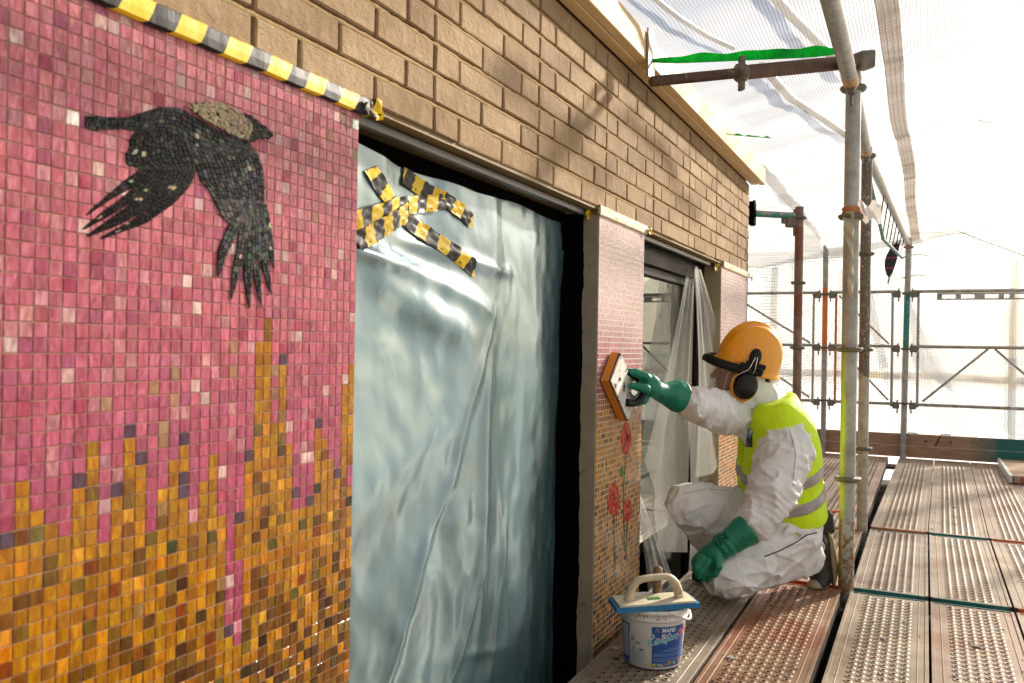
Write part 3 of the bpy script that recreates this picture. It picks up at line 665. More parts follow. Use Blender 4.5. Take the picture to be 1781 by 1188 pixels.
# pale blue film over opening one
ys = np.linspace(YE1-.02, 2.992, 220); zs = np.linspace(-.28, 1.60, 280)
Yg, Zg = np.meshgrid(ys, zs, indexing='ij')
def ridge(p0, p1, w_, h, sharp=1.):
    a = np.array(W1(p0)); b = np.array(W1(p1)); d = b-a; l = np.linalg.norm(d); d /= l; n = np.array([-d[1], d[0]])
    ry, rz = Yg-a[0], Zg-a[1]; t = ry*d[0]+rz*d[1]; s_ = ry*n[0]+rz*n[1]
    end = 1/(1+np.exp(-t/.03))/(1+np.exp((t-l)/.03)); return h*np.exp(-np.abs(s_/max(w_, .020))**max(1.7, sharp))*end*.8
X = np.full_like(Yg, -.100); P3 = np.stack([Yg*0, Yg, Zg], -1)
X += .012*vnoise(P3*(1, 1.3, .8), 2.6, 1)+.006*vnoise(P3*(1, 1.5, .6), 7, 2)+.0025*vnoise(P3*(1, 1, .7), 18, 3)
X += ridge((905, 545), (868, 690), .012, .010)+ridge((870, 690), (848, 800), .010, .012)+ridge((850, 800), (790, 960), .012, .012)+ridge((800, 920), (735, 1188), .012, .014)
X += ridge((640, 395), (760, 430), .02, .02, 1.5)+ridge((740, 410), (900, 520), .035, .022, 1.6)+ridge((760, 380), (940, 455), .018, .014, 1.5)+ridge((690, 420), (860, 560), .06, .03, 2)
X += ridge((905, 600), (880, 1100), .03, .012, 2)+ridge((930, 900), (900, 1188), .008, .008)+ridge((885, 980), (840, 1188), .014, .012)+ridge((920, 840), (930, 1100), .006, .005)
X += ridge((640, 900), (800, 760), .10, .016, 2)+ridge((625, 1100), (900, 700), .12, -.02, 2)+ridge((860, 1140), (925, 1130), .006, .006)+ridge((640, 300), (700, 380), .012, .014)
X += -.055*np.clip((Yg-2.56-.10*np.clip(Zg-.6, 0, 1)+.06*np.clip(.4-Zg, 0, 1))/.42, 0, 1)**1.1
X += .010*np.sin(Yg*9+1.5*np.sin(Zg*2.))*np.clip((Zg-.2)/1.2, 0, 1)
topz = 1.555+.012*np.sin(Yg*5)-.0*Yg; Zs = np.minimum(Zg, 9)*1.; Zs = -.28+(Zg+.28)*(1.555+.28+.006*np.sin(Yg*5+1)+.004*np.sin(Yg*13))/1.88
X = np.minimum(X, -.03); fm = MB(); FS = np.stack([X, Yg, Zs], -1); fm.slab(FS[::-1], (1, 0, 0), .0012)
film = single('plastic_film', fm, M_sheet, 'crumpled pale blue plastic film stretched over the large opening', 'plastic sheet')
def fx(y, z):
    i = min(219, max(0, int(round((y-ys[0])/(ys[-1]-ys[0])*219)))); j = min(279, max(0, int(round((z+.28)/(1.555+.28)*279)))); return X[i, j]
def ribbon(name, pxs, wd, label, m, plane=-.09, lift=.004, uoff=0., vtilt=0, group=None, ends=(0, 0)):
    pts = [np.array(atx(*p, plane))[1:] for p in pxs]; C = resamp(pts, 40); d = np.gradient(C, axis=0); d /= np.linalg.norm(d, axis=1)[:, None]; n = np.stack([-d[:, 1], d[:, 0]], -1)
    s_ = np.r_[0, np.cumsum(np.linalg.norm(np.diff(C, axis=0), axis=1))]; K = 7; G = []; UVs = []
    for i in range(40):
        row = []
        for k in range(K):
            v = (k/(K-1)-.5)*wd; sh = ends[0]*v*max(0, 1-i/6)+ends[1]*v*max(0, 1-(39-i)/6)
            q = C[i]+n[i]*v+d[i]*sh; row.append((fx(*q)+lift+.0018*math.sin(i*1.3+k*1.7)+.0015*math.sin(i*.7-k*2.3), *q)); UVs.append((s_[i]+sh+uoff, v+wd/2))
        G.append(row)
    mb = MB(); mb.grid(np.array(G)[::-1] if False else np.array(G)); mb.uv = np.array(UVs); o = single(name, mb, m, label, 'tape', group); return o
TG = 'hazard tapes crossed on the blue film'
ribbon('hazard_tape', [(645, 293), (660, 318), (693, 353), (735, 392), (790, 437), (824, 467)], .05, 'long black and yellow tape running down to the right across the blue film', M_tape2, group=TG, ends=(.6, -.4), uoff=.03)
ribbon('hazard_tape', [(712, 304), (745, 325), (790, 353), (824, 385)], .046, 'short black and yellow tape high on the blue film, right of the crossing', M_tape2, group=TG, lift=.0065, uoff=.05)
ribbon('hazard_tape', [(612, 385), (660, 372), (700, 358), (778, 351)], .045, 'black and yellow tape running level from the mosaic edge over the crossing', M_tape2, group=TG, lift=.009, uoff=.02)
ribbon('hazard_tape', [(610, 420), (650, 404), (685, 386), (722, 366)], .045, 'lower slanting tape end beside the pink tiles', M_tape2, group=TG, lift=.0115, uoff=.06)

# tape-wrapped lath above the mosaics
def lath(ya, yb, label, m, z=1.606, pale=0):
    t = thing('taped_edge', (.01, (ya+yb)/2, z-.02), label, 'tape'); n = max(8, int((yb-ya)/.012)); yy = np.linspace(ya, yb, n)
    prof = [(-.002, z+.019), (.0085, z+.0185), (.0115, z+.016), (.0120, z-.002), (.0112, z-.016), (.006, z-.0195), (-.002, z-.019)]
    G = []; UVs = []
    for y in yy:
        s_ = 0
        w1 = .0002*math.sin(y*60)+.0002*math.sin(y*143); w2 = .0006*math.sin(y*37+1)
        for k, (a, b) in enumerate(prof): G.append((a+w1*(0 < k < 6), y, b+w2)); UVs.append((y-1.128+8*.106, .0062*k))
    mb = MB(); mb.grid(np.array(G).reshape(n, len(prof), 3), 0, False); mb.uv = np.array(UVs); obj('tape_skin', mb, m, t)
    c = MB(); c.box(-.0005, .0075, ya+.003, yb-.003, z-.015, z+.012); obj('lath', c, M_timber, t); return t
lath(-.3, 1.525, 'black and yellow taped edging strip over the large mosaic', M_tape1)
M_tape3 = tape_mat('tape_faded', .112, .66, .25, .2)
M_tape3.node_tree.nodes['Principled BSDF'].inputs['Base Color'].links[0]
def pale_tape():
    m, nt, b = newmat('masking_tape'); v = pos(nt); n = noise(nt, v, 22, 3, .6, 1); c = ramp(nt, n.outputs[0], [(.54, (.72, .66, .52)), (.58, (.75, .48, .03)), (.66, (.70, .64, .5)), (.72, (.03, .03, .03))], 'CONSTANT')
    L(nt, c.outputs[0], b.inputs['Base Color']); b.inputs['Roughness'].default_value = .4; return m
M_mask = pale_tape()
lath(YP2a-.02, YP2b+.01, 'pale masking tape edging with yellow scraps over the poppy pillar', M_mask)
lath(YP3a+.02, YP3b+.03, 'pale masking tape edging over the far corner mosaic', M_mask)
def scrap(c, size, label, m=M_tape2, rot=0.):
    mb = MB(); n = 8; G = []; U = []
    for i in range(n):
        for k in range(n):
            a, b = (i/(n-1)-.5)*size[0], (k/(n-1)-.5)*size[1]; a2, b2 = a*math.cos(rot)-b*math.sin(rot), a*math.sin(rot)+b*math.cos(rot)
            G.append((c[0]+.004*math.sin(i*.9+k*.5)+.003*math.sin(k*1.4), c[1]+a2, c[2]+b2)); U.append((a+.3, b+.02))
    mb.grid(np.array(G).reshape(n, n, 3)); mb.uv = np.array(U); return single('tape_scrap', mb, m, label, 'tape', 'loose tape ends')
scrap((.024, 1.532, 1.602), (.04, .045), 'torn tape end at the right tip of the edging over the large mosaic', rot=.3)
scrap((.02, 3.575, 1.600), (.045, .03), 'bright yellow tape scrap at the top right corner of the poppy pillar', rot=.2)
scrap((-.02, 5.08, 1.585), (.14, .05), 'striped tape ends hanging at the far top corner of the brown window', rot=.1)
scrap((-.04, 2.975, 1.595), (.08, .04), 'black tape wrapped at the top of the plaster reveal by the blue film', rot=-.1)
scrap((.02, 5.96, 1.585), (.05, .03), 'yellow tape scrap at the outer corner of the house', rot=.2)

# plastic drapes round the brown window
def drape(name, top, bot, depth, label, amp=.02, nf=7, m=M_drape, x0=-.05, x1=.0):
    """top and bot: lists of (px, py) on plane depth, joined by falling folds"""
    T = resamp([atx(*p, depth)[1:] for p in top], 60); Bq = resamp([atx(*p, depth)[1:] for p in bot], 60); G = []
    for j, t in enumerate(np.linspace(0, 1, 50)):
        row = []
        for i in range(60):
            q = T[i]*(1-t)+Bq[i]*t; u = i/59
            x = x0+(x1-x0)*t+amp*(.3+t)*math.sin(u*nf*6.28+1.2*math.sin(t*3))+amp*.5*math.sin(u*nf*2.7*6.28+t*4)
            row.append((x, q[0], q[1]))
        G.append(row)
    mb = MB(); mb.slab(np.array(G), (1, 0, 0), .0008); return single(name, mb, m, label, 'plastic sheet')
drape('plastic_drape', [(1214, 470), (1217, 462), (1222, 470)], [(1198, 830), (1235, 815), (1290, 735)], -.04, 'translucent plastic drape fanning down from the window corner behind the face', .016, 1.3, x0=-.06, x1=.0)
drape('plastic_drape', [(1198, 700), (1240, 700), (1268, 640)], [(1195, 1000), (1225, 1000), (1262, 1000)], -.06, 'lower plastic drape hanging behind the raised knee', .014, 1.6, x0=-.07, x1=-.05)
drape('plastic_drape', [(1205, 430), (1208, 425), (1211, 440)], [(1122, 800), (1150, 960), (1198, 960)], -.10, 'translucent film standing in for the drape reflected in the left of the brown window pane', .012, 1.5, x0=-.11, x1=-.10)  # film added where the pane only mirrors the drape
drape('plastic_drape', [(1117, 850), (1119, 852), (1122, 858)], [(1112, 1090), (1140, 1085), (1180, 1060)], -.02, 'white plastic sheet end at the foot of the brown window by the bucket', .008, 1.5, x0=-.05, x1=.03)

# ================================================================== deck planks
def dimples(xa, xb, ya, yb, top):
    px_, py_ = .0335, .046; nx = max(1, int((xb-xa)/px_)); nx_off = (xb-xa-nx*px_)/2; cx = []; 
    ny = int((yb-ya)/py_)
    for i in range(nx):
        for j in range(ny):
            cx.append((xa+nx_off+(i+.5)*px_, ya+(j+.5+(.5 if i % 2 else 0))*py_))
    c = np.array([p for p in cx if p[1] < yb-.01]); n = len(c); K = 8; an = np.arange(K)*2*math.pi/K+.39
    ring = lambda r, z, dy=0: np.stack([r*np.cos(an), r*1.05*np.sin(an), np.full(K, z)], -1)
    base = np.concatenate([ring(.0155, top+.0002), ring(.0098, top+.0034), ring(.0064, top+.0034), ring(.0060, top+.0008)])
    V = base[None]+np.c_[c, np.zeros(n)][:, None]
    fb = []; mi = []
    for a in range(3):
        for k in range(K): fb.append((a*K+k, a*K+(k+1) % K, (a+1)*K+(k+1) % K, (a+1)*K+k)); mi.append(0 if a < 2 else 1)
    fb.append(tuple(3*K+k for k in range(K))); mi.append(1)
    mb = MB(); mb.v = [V.reshape(-1, 3)]; mb.n = n*4*K; fa = np.array([list(f) for f in fb[:-1]])
    for i in range(n):
        o = i*4*K; mb.f += [(f[0]+o, f[1]+o, f[2]+o, f[3]+o) for f in fb[:-1]]+[tuple(q+o for q in fb[-1])]
    mb.m = mi*n; mb.sm = [True]*len(mb.f); mb.col = [None]*len(mb.f); return mb
def plank(xa, xb, ya, yb, mi, label, cap=M_teal, rot=0., dim=True, piv=None):
    t = thing('scaffold_plank', ((xa+xb)/2, (ya+yb)/2, -.06), label, 'plank', 'perforated steel planks of the scaffold deck'); m = M_plank[mi]
    p = MB(); p.rbox(xa+.002, xb-.002, ya, yb, -.008, 0, .002); obj('plate', p, m, t)
    for x0, x1 in ((xa, xa+.012), (xb-.012, xb)):
        p = MB(); p.rbox(x0, x1, ya, yb, -.062, .0015, .0015); obj('side_rail', p, M_side, t)
        p = MB(); p.rbox(x0-.0004, x1+.0004, ya+.001, yb-.001, .0018, .0042, .001); obj('top_lip', p, m, t)
    for x0 in (xa+.034, xb-.038):
        p = MB(); p.rbox(x0, x0+.004, ya+.01, yb-.01, -.004, .0026, .001); obj('pressed_bead', p, m, t)
    for (y0, y1) in ((ya-.006, ya+.004), (yb-.004, yb+.006)):
        p = MB(); p.rbox(xa+.013, xb-.013, y0, y1, -.055, .003, .001); obj('end_cap', p, cap, t)
    for (y0, y1) in ((ya-.036, ya-.0065), (yb+.0065, yb+.036)):
        for xx in (xa+.03, xb-.075):
            p = MB(); p.rbox(xx, xx+.042, y0, y1, -.03, -.012, .003); obj('hook', p, M_galv, t)
    if dim: obj('dimple_field', dimples(xa+.045, xb-.045, ya+.02, yb-.02, 0), [m, M_hole], t, kind='stuff')
    if rot:
        R_ = Matrix.Rotation(rot, 4, 'Z'); t.rotation_euler.z = rot; c = Vector((xa+(xb-xa)/2, (ya+yb)/2, 0)); pv = Vector((*piv, 0)); nc = R_@(c-pv)+pv; t.location.x, t.location.y = nc.x, nc.y
    return t
R1a, R1b, R2a, R2b, R3a, R3b = 1.12, 4.245, 4.325, 5.80, 5.885, 9.86
plank(.048, .398, R1a, R1b, 0, 'grey perforated plank along the wall, with the bucket on it')
plank(.414, .752, R1a, R1b, 1, 'rusty perforated plank under the kneeling leg', M_orange)
plank(.792, 1.112, R1a, R1b, 2, 'buff perforated plank at the bottom, right of the dark gap')
plank(1.122, 1.440, R1a, R1b, 3, 'perforated plank at the bottom, second right of the dark gap')
plank(1.450, 1.770, R1a, R1b, 2, 'perforated plank at the bottom right edge of the photo', M_orange)
plank(.792, 1.112, R2a, R2b, 0, 'short perforated plank right of the splashed pole, middle row', M_teal)
plank(1.122, 1.440, R2a, R2b, 2, 'short perforated plank in the middle of the middle row', M_teal)
plank(1.450, 1.770, R2a, R2b, 2, 'short perforated plank at the right edge, middle row', M_orange)
plank(.790, 1.112, R3a, R3b, 2, 'long far perforated plank next to the gap, third row', M_orange, -.016, piv=(.79, 5.88))
plank(1.118, 1.440, R3a, R3b, 2, 'long far perforated plank with the brightest sunlit strips, third row', M_teal, -.016, piv=(.79, 5.88))
plank(1.446, 1.770, R3a, R3b, 3, 'long far perforated plank partly under the stray panel, third row', M_orange, -.016, piv=(.79, 5.88))
plank(1.776, 2.096, R3a, R3b, 3, 'long far perforated plank at the right edge, third row', M_orange, -.016, piv=(.79, 5.88), dim=False)
plank(1.780, 2.100, R1a, R1b, 2, 'perforated plank just beyond the right edge, bottom row', dim=False)
plank(1.780, 2.100, R2a, R2b, 3, 'perforated plank just beyond the right edge, middle row', dim=False)
plank(2.110, 2.400, R1a, R1b, 0, 'outermost plank of the bottom row by the outer netting', dim=False)
plank(2.110, 2.400, R2a, R2b, 2, 'outermost plank of the middle row by the outer netting', dim=False)
plank(.048, .398, R2a, R2b-.12, 3, 'short plank against the wall behind the worker', M_orange)
plank(.414, .752, R2a, R2b-.12, 3, 'short reddish plank behind the worker\'s boot', M_orange)
plank(.060, .398, R2b-.05, R3b, 3, 'long far plank nearest the house corner', M_orange)
plank(.408, .748, R2b-.05, R3b, 3, 'long far reddish plank left of the gap', M_orange)
plank(-.9, -.03, YP3b+.1, R3b, 3, 'wide far plank round the house corner', M_orange, dim=False)
for k, (a, b) in enumerate(((.048, .398), (.414, .752), (.792, 1.112), (1.122, 1.44), (1.45, 1.77))): plank(a, b, -1.8, R1a-.08, 2, 'plank of the deck nearest the camera, number %s from the wall' % ('first', 'second', 'third', 'fourth', 'fifth')[k], dim=False)
ds_ = MB(); ds_.grid(np.array([[(x, y, -.24-.03*math.sin(y*3)**2-.02*math.sin(x*4)) for y in np.linspace(-2.1, 10.1, 60)] for x in np.linspace(.005, 2.57, 14)])[::-1]); obj('gap_shade_sheet', ds_, mat('gap_shade_black', (.018, .016, .014), (.03, .026, .022), .85), kind='structure')  # dark sheet added below the planks so the gaps between them look black
lw_ = MB(); lw_.rbox(.03, 2.5, -2.1, 10.1, -2.06, -2.0, .005); obj('gap_shade_slab', lw_, M_side, kind='structure')  # unseen slab added underneath to keep the plank gaps dark
# transoms below
for k, y in enumerate((1.08, 4.285, 5.84, 9.92)):
    m_ = MB(); m_.tube([(.03, y, -.10), (2.5, y, -.10)], .030); single('transom_tube', m_, M_galv, ('transom tube under the nearest deck joint', 'transom tube under the joint by the kneeling worker', 'transom tube under the joint by the cream pole', 'transom tube under the far end of the deck')[k], 'tube', 'transom tubes')

# dried splashes and crumbs of grout on the boards
dm = MB()
for k in range(420):
    x = random.uniform(.06, 1.75); y = 1.9+random.random()**1.5*5.5; r_ = random.uniform(.002, .008)*(1 if random.random() < .9 else 2.2); a0 = random.random()*6
    if .395 < x < .42 or .745 < x < .80 or 1.10 < x < 1.13 or 1.43 < x < 1.46 or 4.2 < y < 4.36 or 5.76 < y < 5.92: continue
    ring = [(x+r_*random.uniform(.6, 1.3)*math.cos(a0+j*.785), y+r_*random.uniform(.6, 1.5)*math.sin(a0+j*.785), .0036) for j in range(8)]
    top = [(x+(p[0]-x)*.6, y+(p[1]-y)*.6, .0042+r_*.18) for p in ring]
    dm.add(ring+top, [tuple(range(8, 16))]+[(j, (j+1) % 8, (j+1) % 8+8, j+8) for j in range(8)], 0 if random.random() < .6 else 1)
obj('deck_debris', dm, [mat('dry_grout', (.42, .38, .33), rough=.9), mat('dark_crumb', (.05, .04, .035), rough=.9)], label=None, kind='stuff')

# stray panel at right
hp = thing('deck_panel', (1.95, 9.3, 0.006), 'flat panel with pale metal rim and orange end lying on the far deck at right', 'panel')
xa, xb, ya, yb = 1.74, 2.35, 8.45, 9.8
m_ = MB(); m_.rbox(xa+.03, xb-.03, ya+.02, yb-.02, .02, .062, .002); obj('panel_board', m_, M_oldwood, hp)
for a in ((xa, xa+.028, ya, yb), (xb-.028, xb, ya, yb)):
    m_ = MB(); m_.rbox(*a, .006, .074, .004); obj('rim', m_, mat('pale_metal', (.62, .6, .55), (.7, .68, .62), .4, .4), hp)
m_ = MB(); m_.rbox(xa+.03, xb-.03, ya, ya+.018, .006, .07, .003); obj('orange_end', m_, M_orange, hp)
m_ = MB(); m_.rbox(xa+.04, xa+.085, ya-.012, ya-.001, .012, .072, .002); obj('hook', m_, M_galv, hp)

# toe board
def toe_mat():
    m, nt, b = newmat('toe_board_paint'); v = pos(nt, (1, 12, 9)); n = noise(nt, v, 5, 5); sp = N(nt, 'ShaderNodeSeparateXYZ'); L(nt, pos(nt), sp.inputs[0]); n2 = noise(nt, pos(nt), 9, 4)
    c = ramp(nt, n.outputs[0], [(.35, (.30, .155, .09)), (.65, (.42, .25, .155))]).outputs[0]
    f = ramp(nt, math_(nt, 'ADD', sp.outputs[0], math_(nt, 'MULTIPLY', n2.outputs[0], .5)), [(0, (0, 0, 0)), (1, (1, 1, 1))]).outputs[0]
    f = math_(nt, 'MULTIPLY', math_(nt, 'SUBTRACT', math_(nt, 'ADD', sp.outputs[0], math_(nt, 'MULTIPLY', n2.outputs[0], .35)), 1.68), 4.); f2 = N(nt, 'ShaderNodeClamp'); L(nt, f, f2.inputs[0])
    c = mixc(nt, f2.outputs[0], c, (.02, .13, .11)); L(nt, c, b.inputs['Base Color']); b.inputs['Roughness'].default_value = .8; return m
M_toe = toe_mat()
tbd = thing('toe_board', (.9, 9.93, 0), 'brown plank toe board across the far end, painted green at right', 'board')
m_ = MB(); m_.rbox(-.95, 2.6, 9.93, 9.965, .008, .128, .004); obj('board', m_, M_toe, tbd)
m_ = MB(); m_.rbox(-.95, 2.6, 9.935, 9.97, .131, .252, .004); obj('board', m_, M_toe, tbd)
for x in (.02, 1.1, 1.33, .42):
    m_ = MB(); m_.lathe([(0, 0), (.018, 0), (.018, .006), (0, .006)], (x, 9.935, .19-.0*x), (0, -1, 0), 10); obj('bolt_head', m_, M_cast, tbd)
for x in (.93, 1.24):
    m_ = MB(); m_.tube([(x, 9.925, .26), (x-.05, 9.922, .14)], .005, 6); m_.tube([(x, 9.925, .262), (x+.09, 9.925, .262)], .005, 6); obj('wire_tie', m_, M_black, tbd)

# ================================================================== scaffold poles and tubes
def rosette(x, y, z, r=.034, parent=None, m=None):
    mb = MB(); mb.lathe([(r*.95, -.012), (r*1.5, -.010), (r*1.75, .002), (r*1.7, .010), (r*1.15, .006), (r*.95, .012)], (x, y, z), n=24); obj('rosette', mb, m or M_cast, parent)
def pole(x, y, z0, z1, r, m, label, ros, lean=(0, 0)):
    t = thing('scaffold_pole', (x, y, z0), label, 'pole', 'upright scaffold poles'); mb = MB(); mb.tube([(x, y, z0), (x+lean[0]*.5, y+lean[1]*.5, (z0+z1)/2), (x+lean[0], y+lean[1], z1)], r, 24); obj('tube', mb, m, t)
    for z in ros: f = (z-z0)/(z1-z0); rosette(x+lean[0]*f, y+lean[1]*f, z, r, t)
    return t
def splash_mat():
    m, nt, b = newmat('tube_yellow_splash'); v = pos(nt); g_ = N(nt, 'ShaderNodeNewGeometry'); n = noise(nt, v, 9, 5, .7); n2 = noise(nt, v, 45, 4, .7); sp = N(nt, 'ShaderNodeSeparateXYZ'); L(nt, v, sp.inputs[0])
    c = ramp(nt, n.outputs[0], [(.3, (.22, .21, .18)), (.6, (.44, .43, .39))]).outputs[0]
    side = math_(nt, 'SUBTRACT', .757, math_(nt, 'ADD', sp.outputs[0], math_(nt, 'MULTIPLY', n.outputs[0], .012)))
    f = math_(nt, 'MULTIPLY', math_(nt, 'GREATER_THAN', side, 0.), math_(nt, 'LESS_THAN', math_(nt, 'ADD', sp.outputs[2], math_(nt, 'MULTIPLY', n.outputs[0], .25)), 1.26))
    f = math_(nt, 'MULTIPLY', f, math_(nt, 'GREATER_THAN', n2.outputs[0], .36))
    hi = math_(nt, 'GREATER_THAN', math_(nt, 'ADD', sp.outputs[2], math_(nt, 'MULTIPLY', n2.outputs[0], .5)), .78)
    c = mixc(nt, f, c, mixc(nt, hi, (.42, .32, .04), (.40, .40, .06)))
    c = mixc(nt, math_(nt, 'MULTIPLY', math_(nt, 'LESS_THAN', math_(nt, 'ADD', sp.outputs[2], n.outputs[0]), .85), math_(nt, 'GREATER_THAN', n2.outputs[0], .5)), c, (.26, .13, .05))
    L(nt, c, b.inputs['Base Color']); b.inputs['Roughness'].default_value = .5; b.inputs['Metallic'].default_value = .2; L(nt, bump(nt, n2.outputs[0], .25, .002), b.inputs['Normal']); return m
p1 = pole(.768, 4.292, -.12, 2.40, .0345, splash_mat(), 'nearest thick pole with yellow-green paint splashes, behind the worker', (.509, 1.11, 1.726, 2.323), (.004, 0))
p2 = pole(.748, 5.735, -.12, 2.36, .0315, M_pole_two, 'second pole, brown above and cream below, just right of the nearest pole', (.505, 1.115, 1.705, 2.308))
p3 = pole(.885, 9.9, -.12, 2.30, .030, M_pole_teal, 'far pole with a teal band near the torn net', (.57, 1.14, 1.72, 2.2), (.03, 0))
p4 = pole(.098, 9.9, -.12, 2.25, .029, M_pole_or, 'far pole with an orange band behind the helmet', (.57, 1.14, 1.72))
p5 = pole(.255, 6.5, -.12, 2.14, .031, M_pole_rust, 'rusty red pole by the house corner', (.5, 1.122, 1.59, 2.06))
p6 = pole(2.46, 9.9, -.12, 2.3, .030, M_pole_grey, 'far pole beyond the right edge of the photo', (.57, 1.14, 1.72))
for k, y in enumerate((-1.2, 1.6, 4.29, 7.1)): pole(2.42, y, -3.2, 2.6, .03, M_pole_grey, ('outer pole behind the camera', 'outer pole level with the large mosaic', 'outer pole level with the nearest splashed pole', 'outer pole beside the far planks')[k], (.5, 1.1, 1.7, 2.3))
# bandage of plastic on p1
m_ = MB(); rgn = [(-.0, 1.735), (.0, 1.75)]
pb = atd(1480, 378, 4.0)
wr = thing('wrapped_rag', tuple(p1.location), 'orange and pink rag tied round the nearest pole with a hanging strip of film', 'rag')
m_ = MB(); m_.lathe([(.036, -.002), (.044, .006), (.040, .018), (.045, .028), (.037, .036)], (.771, 4.292, 1.738), n=18); obj('rag', m_, mat('rag_orange', (.5, .22, .05), (.55, .1, .12), .7, scale=30, bs=.5), wr)
G = [[(.768+.05*math.cos(a)*(1+.12*math.sin(z*40+a*5))*.8-.0, 4.292-.055+.012*math.sin(z*30+a*3), 1.745-.40*z) for a in np.linspace(1.1, 2.2-.9*z+.3*math.sin(z*9), 7)] for z in np.linspace(0, 1, 26)]
m_ = MB(); m_.slab(np.array(G), (0, -1, 0), .002); obj('film_strip', m_, clear_plastic('film_strip', .9, (.75, .68, .55), .4), wr)
m_ = MB(); G = [[(.80+.10*u, 4.27+.03*math.sin(u*9+v*4), 1.70+.085*v+.012*math.sin(u*12)) for v in np.linspace(0, 1, 8)] for u in np.linspace(0, 1, 14)]; m_.slab(np.array(G), (0, -1, 0), .002)
obj('film_knot', m_, clear_plastic('film_knot', .92, (.88, .86, .82), .4), wr)

def coupler(c, d, m=M_cast, parent=None, s_=1.):
    """wedge head: cheeks plus a hanging wedge"""
    d = np.array(d, float); d /= np.linalg.norm(d); up = np.array([0, 0, 1.]); sd = np.cross(up, d); c = np.array(c, float)
    mb = MB(); mb.rbox(-.05*s_, .035*s_, -.022*s_, .022*s_, -.045*s_, .045*s_, .010*s_, fr=(c, d, sd, up)); mb.rbox(.0, .018*s_, -.006*s_, .006*s_, -.10*s_, .075*s_, .003*s_, fr=(c, d, sd, up))
    mb.rbox(-.075*s_, -.045*s_, -.018*s_, .018*s_, -.02*s_, .03*s_, .006*s_, fr=(c, d, sd, up)); return obj('wedge_head', mb, m, parent)
# ledgers overhead
def ledger(a, b, r, label, m, ca=True, cb=True):
    a, b = np.array(a, float), np.array(b, float); d = (b-a)/np.linalg.norm(b-a); t = thing('ledger_tube', tuple(a), label, 'tube', 'tubes along the top of the scaffold'); mb = MB(); mb.tube([a+d*.05, b-d*.05], r, 20); obj('tube', mb, m, t)
    for e, s_ in ((a, 1), (b, -1)):
        if (e is b) or ca: mb = MB(); mb.tube([e+d*s_*.049, e+d*s_*(.19 if e is b else .10)], r+.0008, 20); obj('painted_end', mb, M_worn, t)
    if ca: coupler(a+d*.045, -d, parent=t)
    if cb: coupler(b-d*.045, d, parent=t)
    return t
ledger((.775, 1.55, 2.37), (.768, 4.25, 2.325), .034, 'thick overhead tube ending with worn orange paint at the nearest pole', M_ledger, False)
ledger((.768, 4.33, 2.325), (.748, 5.70, 2.31), .032, 'overhead tube between the nearest and the second pole', M_ledger)
lt = thing('lattice_ledger', (.8, 7.8, 2.2), 'overhead lattice tube with cable ties running to the far pole', 'tube')
a, b = np.array([.755, 5.79, 2.31]), np.array([.905, 9.86, 2.24])
m_ = MB(); m_.tube([a, b], .028, 16); obj('top_chord', m_, M_galv, lt)
m_ = MB(); a2, b2 = a+(-.015, .0, -.04), np.array([.86, 9.7, 2.07]); m2 = np.array([.775, 7.4, 1.995]); m_.tube([a2, m2, b2], .014, 10); obj('bottom_chord', m_, M_teal, lt)
for i in range(8):
    f = .3+i*.085; p = a*(1-f)+b*f; q = (a2*(1-min(1, f/.41))+m2*min(1, f/.41)) if f < .41 else m2*(1-(f-.41)/.59)+b2*(f-.41)/.59
    m_ = MB(); m_.tube([p+(0, 0, .03), q-(0, 0, .015)], .005, 6); obj('tie', m_, M_black, lt)
coupler(b+(0, .0, 0), (0, 1, 0), M_orange, lt)
# threaded jack brace to beam
a = atx(1132, 142, .10); b = aty(1500, 106, 4.12)
br = thing('wall_brace', tuple(a), 'rusty threaded tube braced against the timber beam', 'tube'); d = (b-a)/np.linalg.norm(b-a)
Lb = np.linalg.norm(b-a); f1 = .40; th = []; rr = []
n = 150
for i in range(n+1): th.append(a+d*Lb*f1*i/n); rr.append(.0215 if i % 2 else .0175)
m_ = MB(); m_.tube(th, rr, 12); obj('threaded_rod', m_, M_brace, br)
m_ = MB(); m_.tube([a+d*Lb*f1, b+d*.03], .030, 18); obj('sleeve_tube', m_, M_brace, br)
m_ = MB(); c = a+d*Lb*f1; m_.lathe([(.02, -.02), (.040, -.016), (.043, .0), (.036, .014), (.02, .018)], c, d, 10)
up = np.array([0, 0, 1.]); sd = np.cross(up, d); m_.rbox(-.012, .012, -.014, .014, -.075, .07, .005, fr=(c, d, sd, up)); obj('wing_nut', m_, M_cast, br)
m_ = MB(); m_.rbox(.094, .103, a[1]-.045, a[1]+.045, ZT-.06, ZT+.13, .003); obj('end_plate', m_, M_galv, br)
m_ = MB(); m_.rbox(-.04, .05, -.035, .035, -.04, .04, .008, fr=(b, d, sd, up)); obj('end_coupler', m_, M_cast, br)
# bracket tube from house corner to rusty pole
hb = thing('corner_bracket', (.0, 6.3, 2.1), 'short teal and grey tube from the house corner to the rusty pole', 'tube')
m_ = MB(); m_.tube([(-.03, 6.35, 2.085), (.225, 6.48, 2.075)], .024, 16); obj('tube', m_, banded('tube_tealgrey', (.4, .38, .35), [(1.9, 2.085, (.05, .25, .22))]), hb)
m_ = MB(); m_.rbox(-.075, -.03, 6.30, 6.40, 2.0, 2.17, .012); m_.lathe([(.0, 0), (.05, .0), (.05, .012), (0, .012)], (-.04, 6.33, 2.13), (1, 0, 0), 12); obj('anchor_head', m_, M_black, hb)
coupler((.215, 6.48, 2.04), (1, .4, 0), parent=hb, s_=1.1)

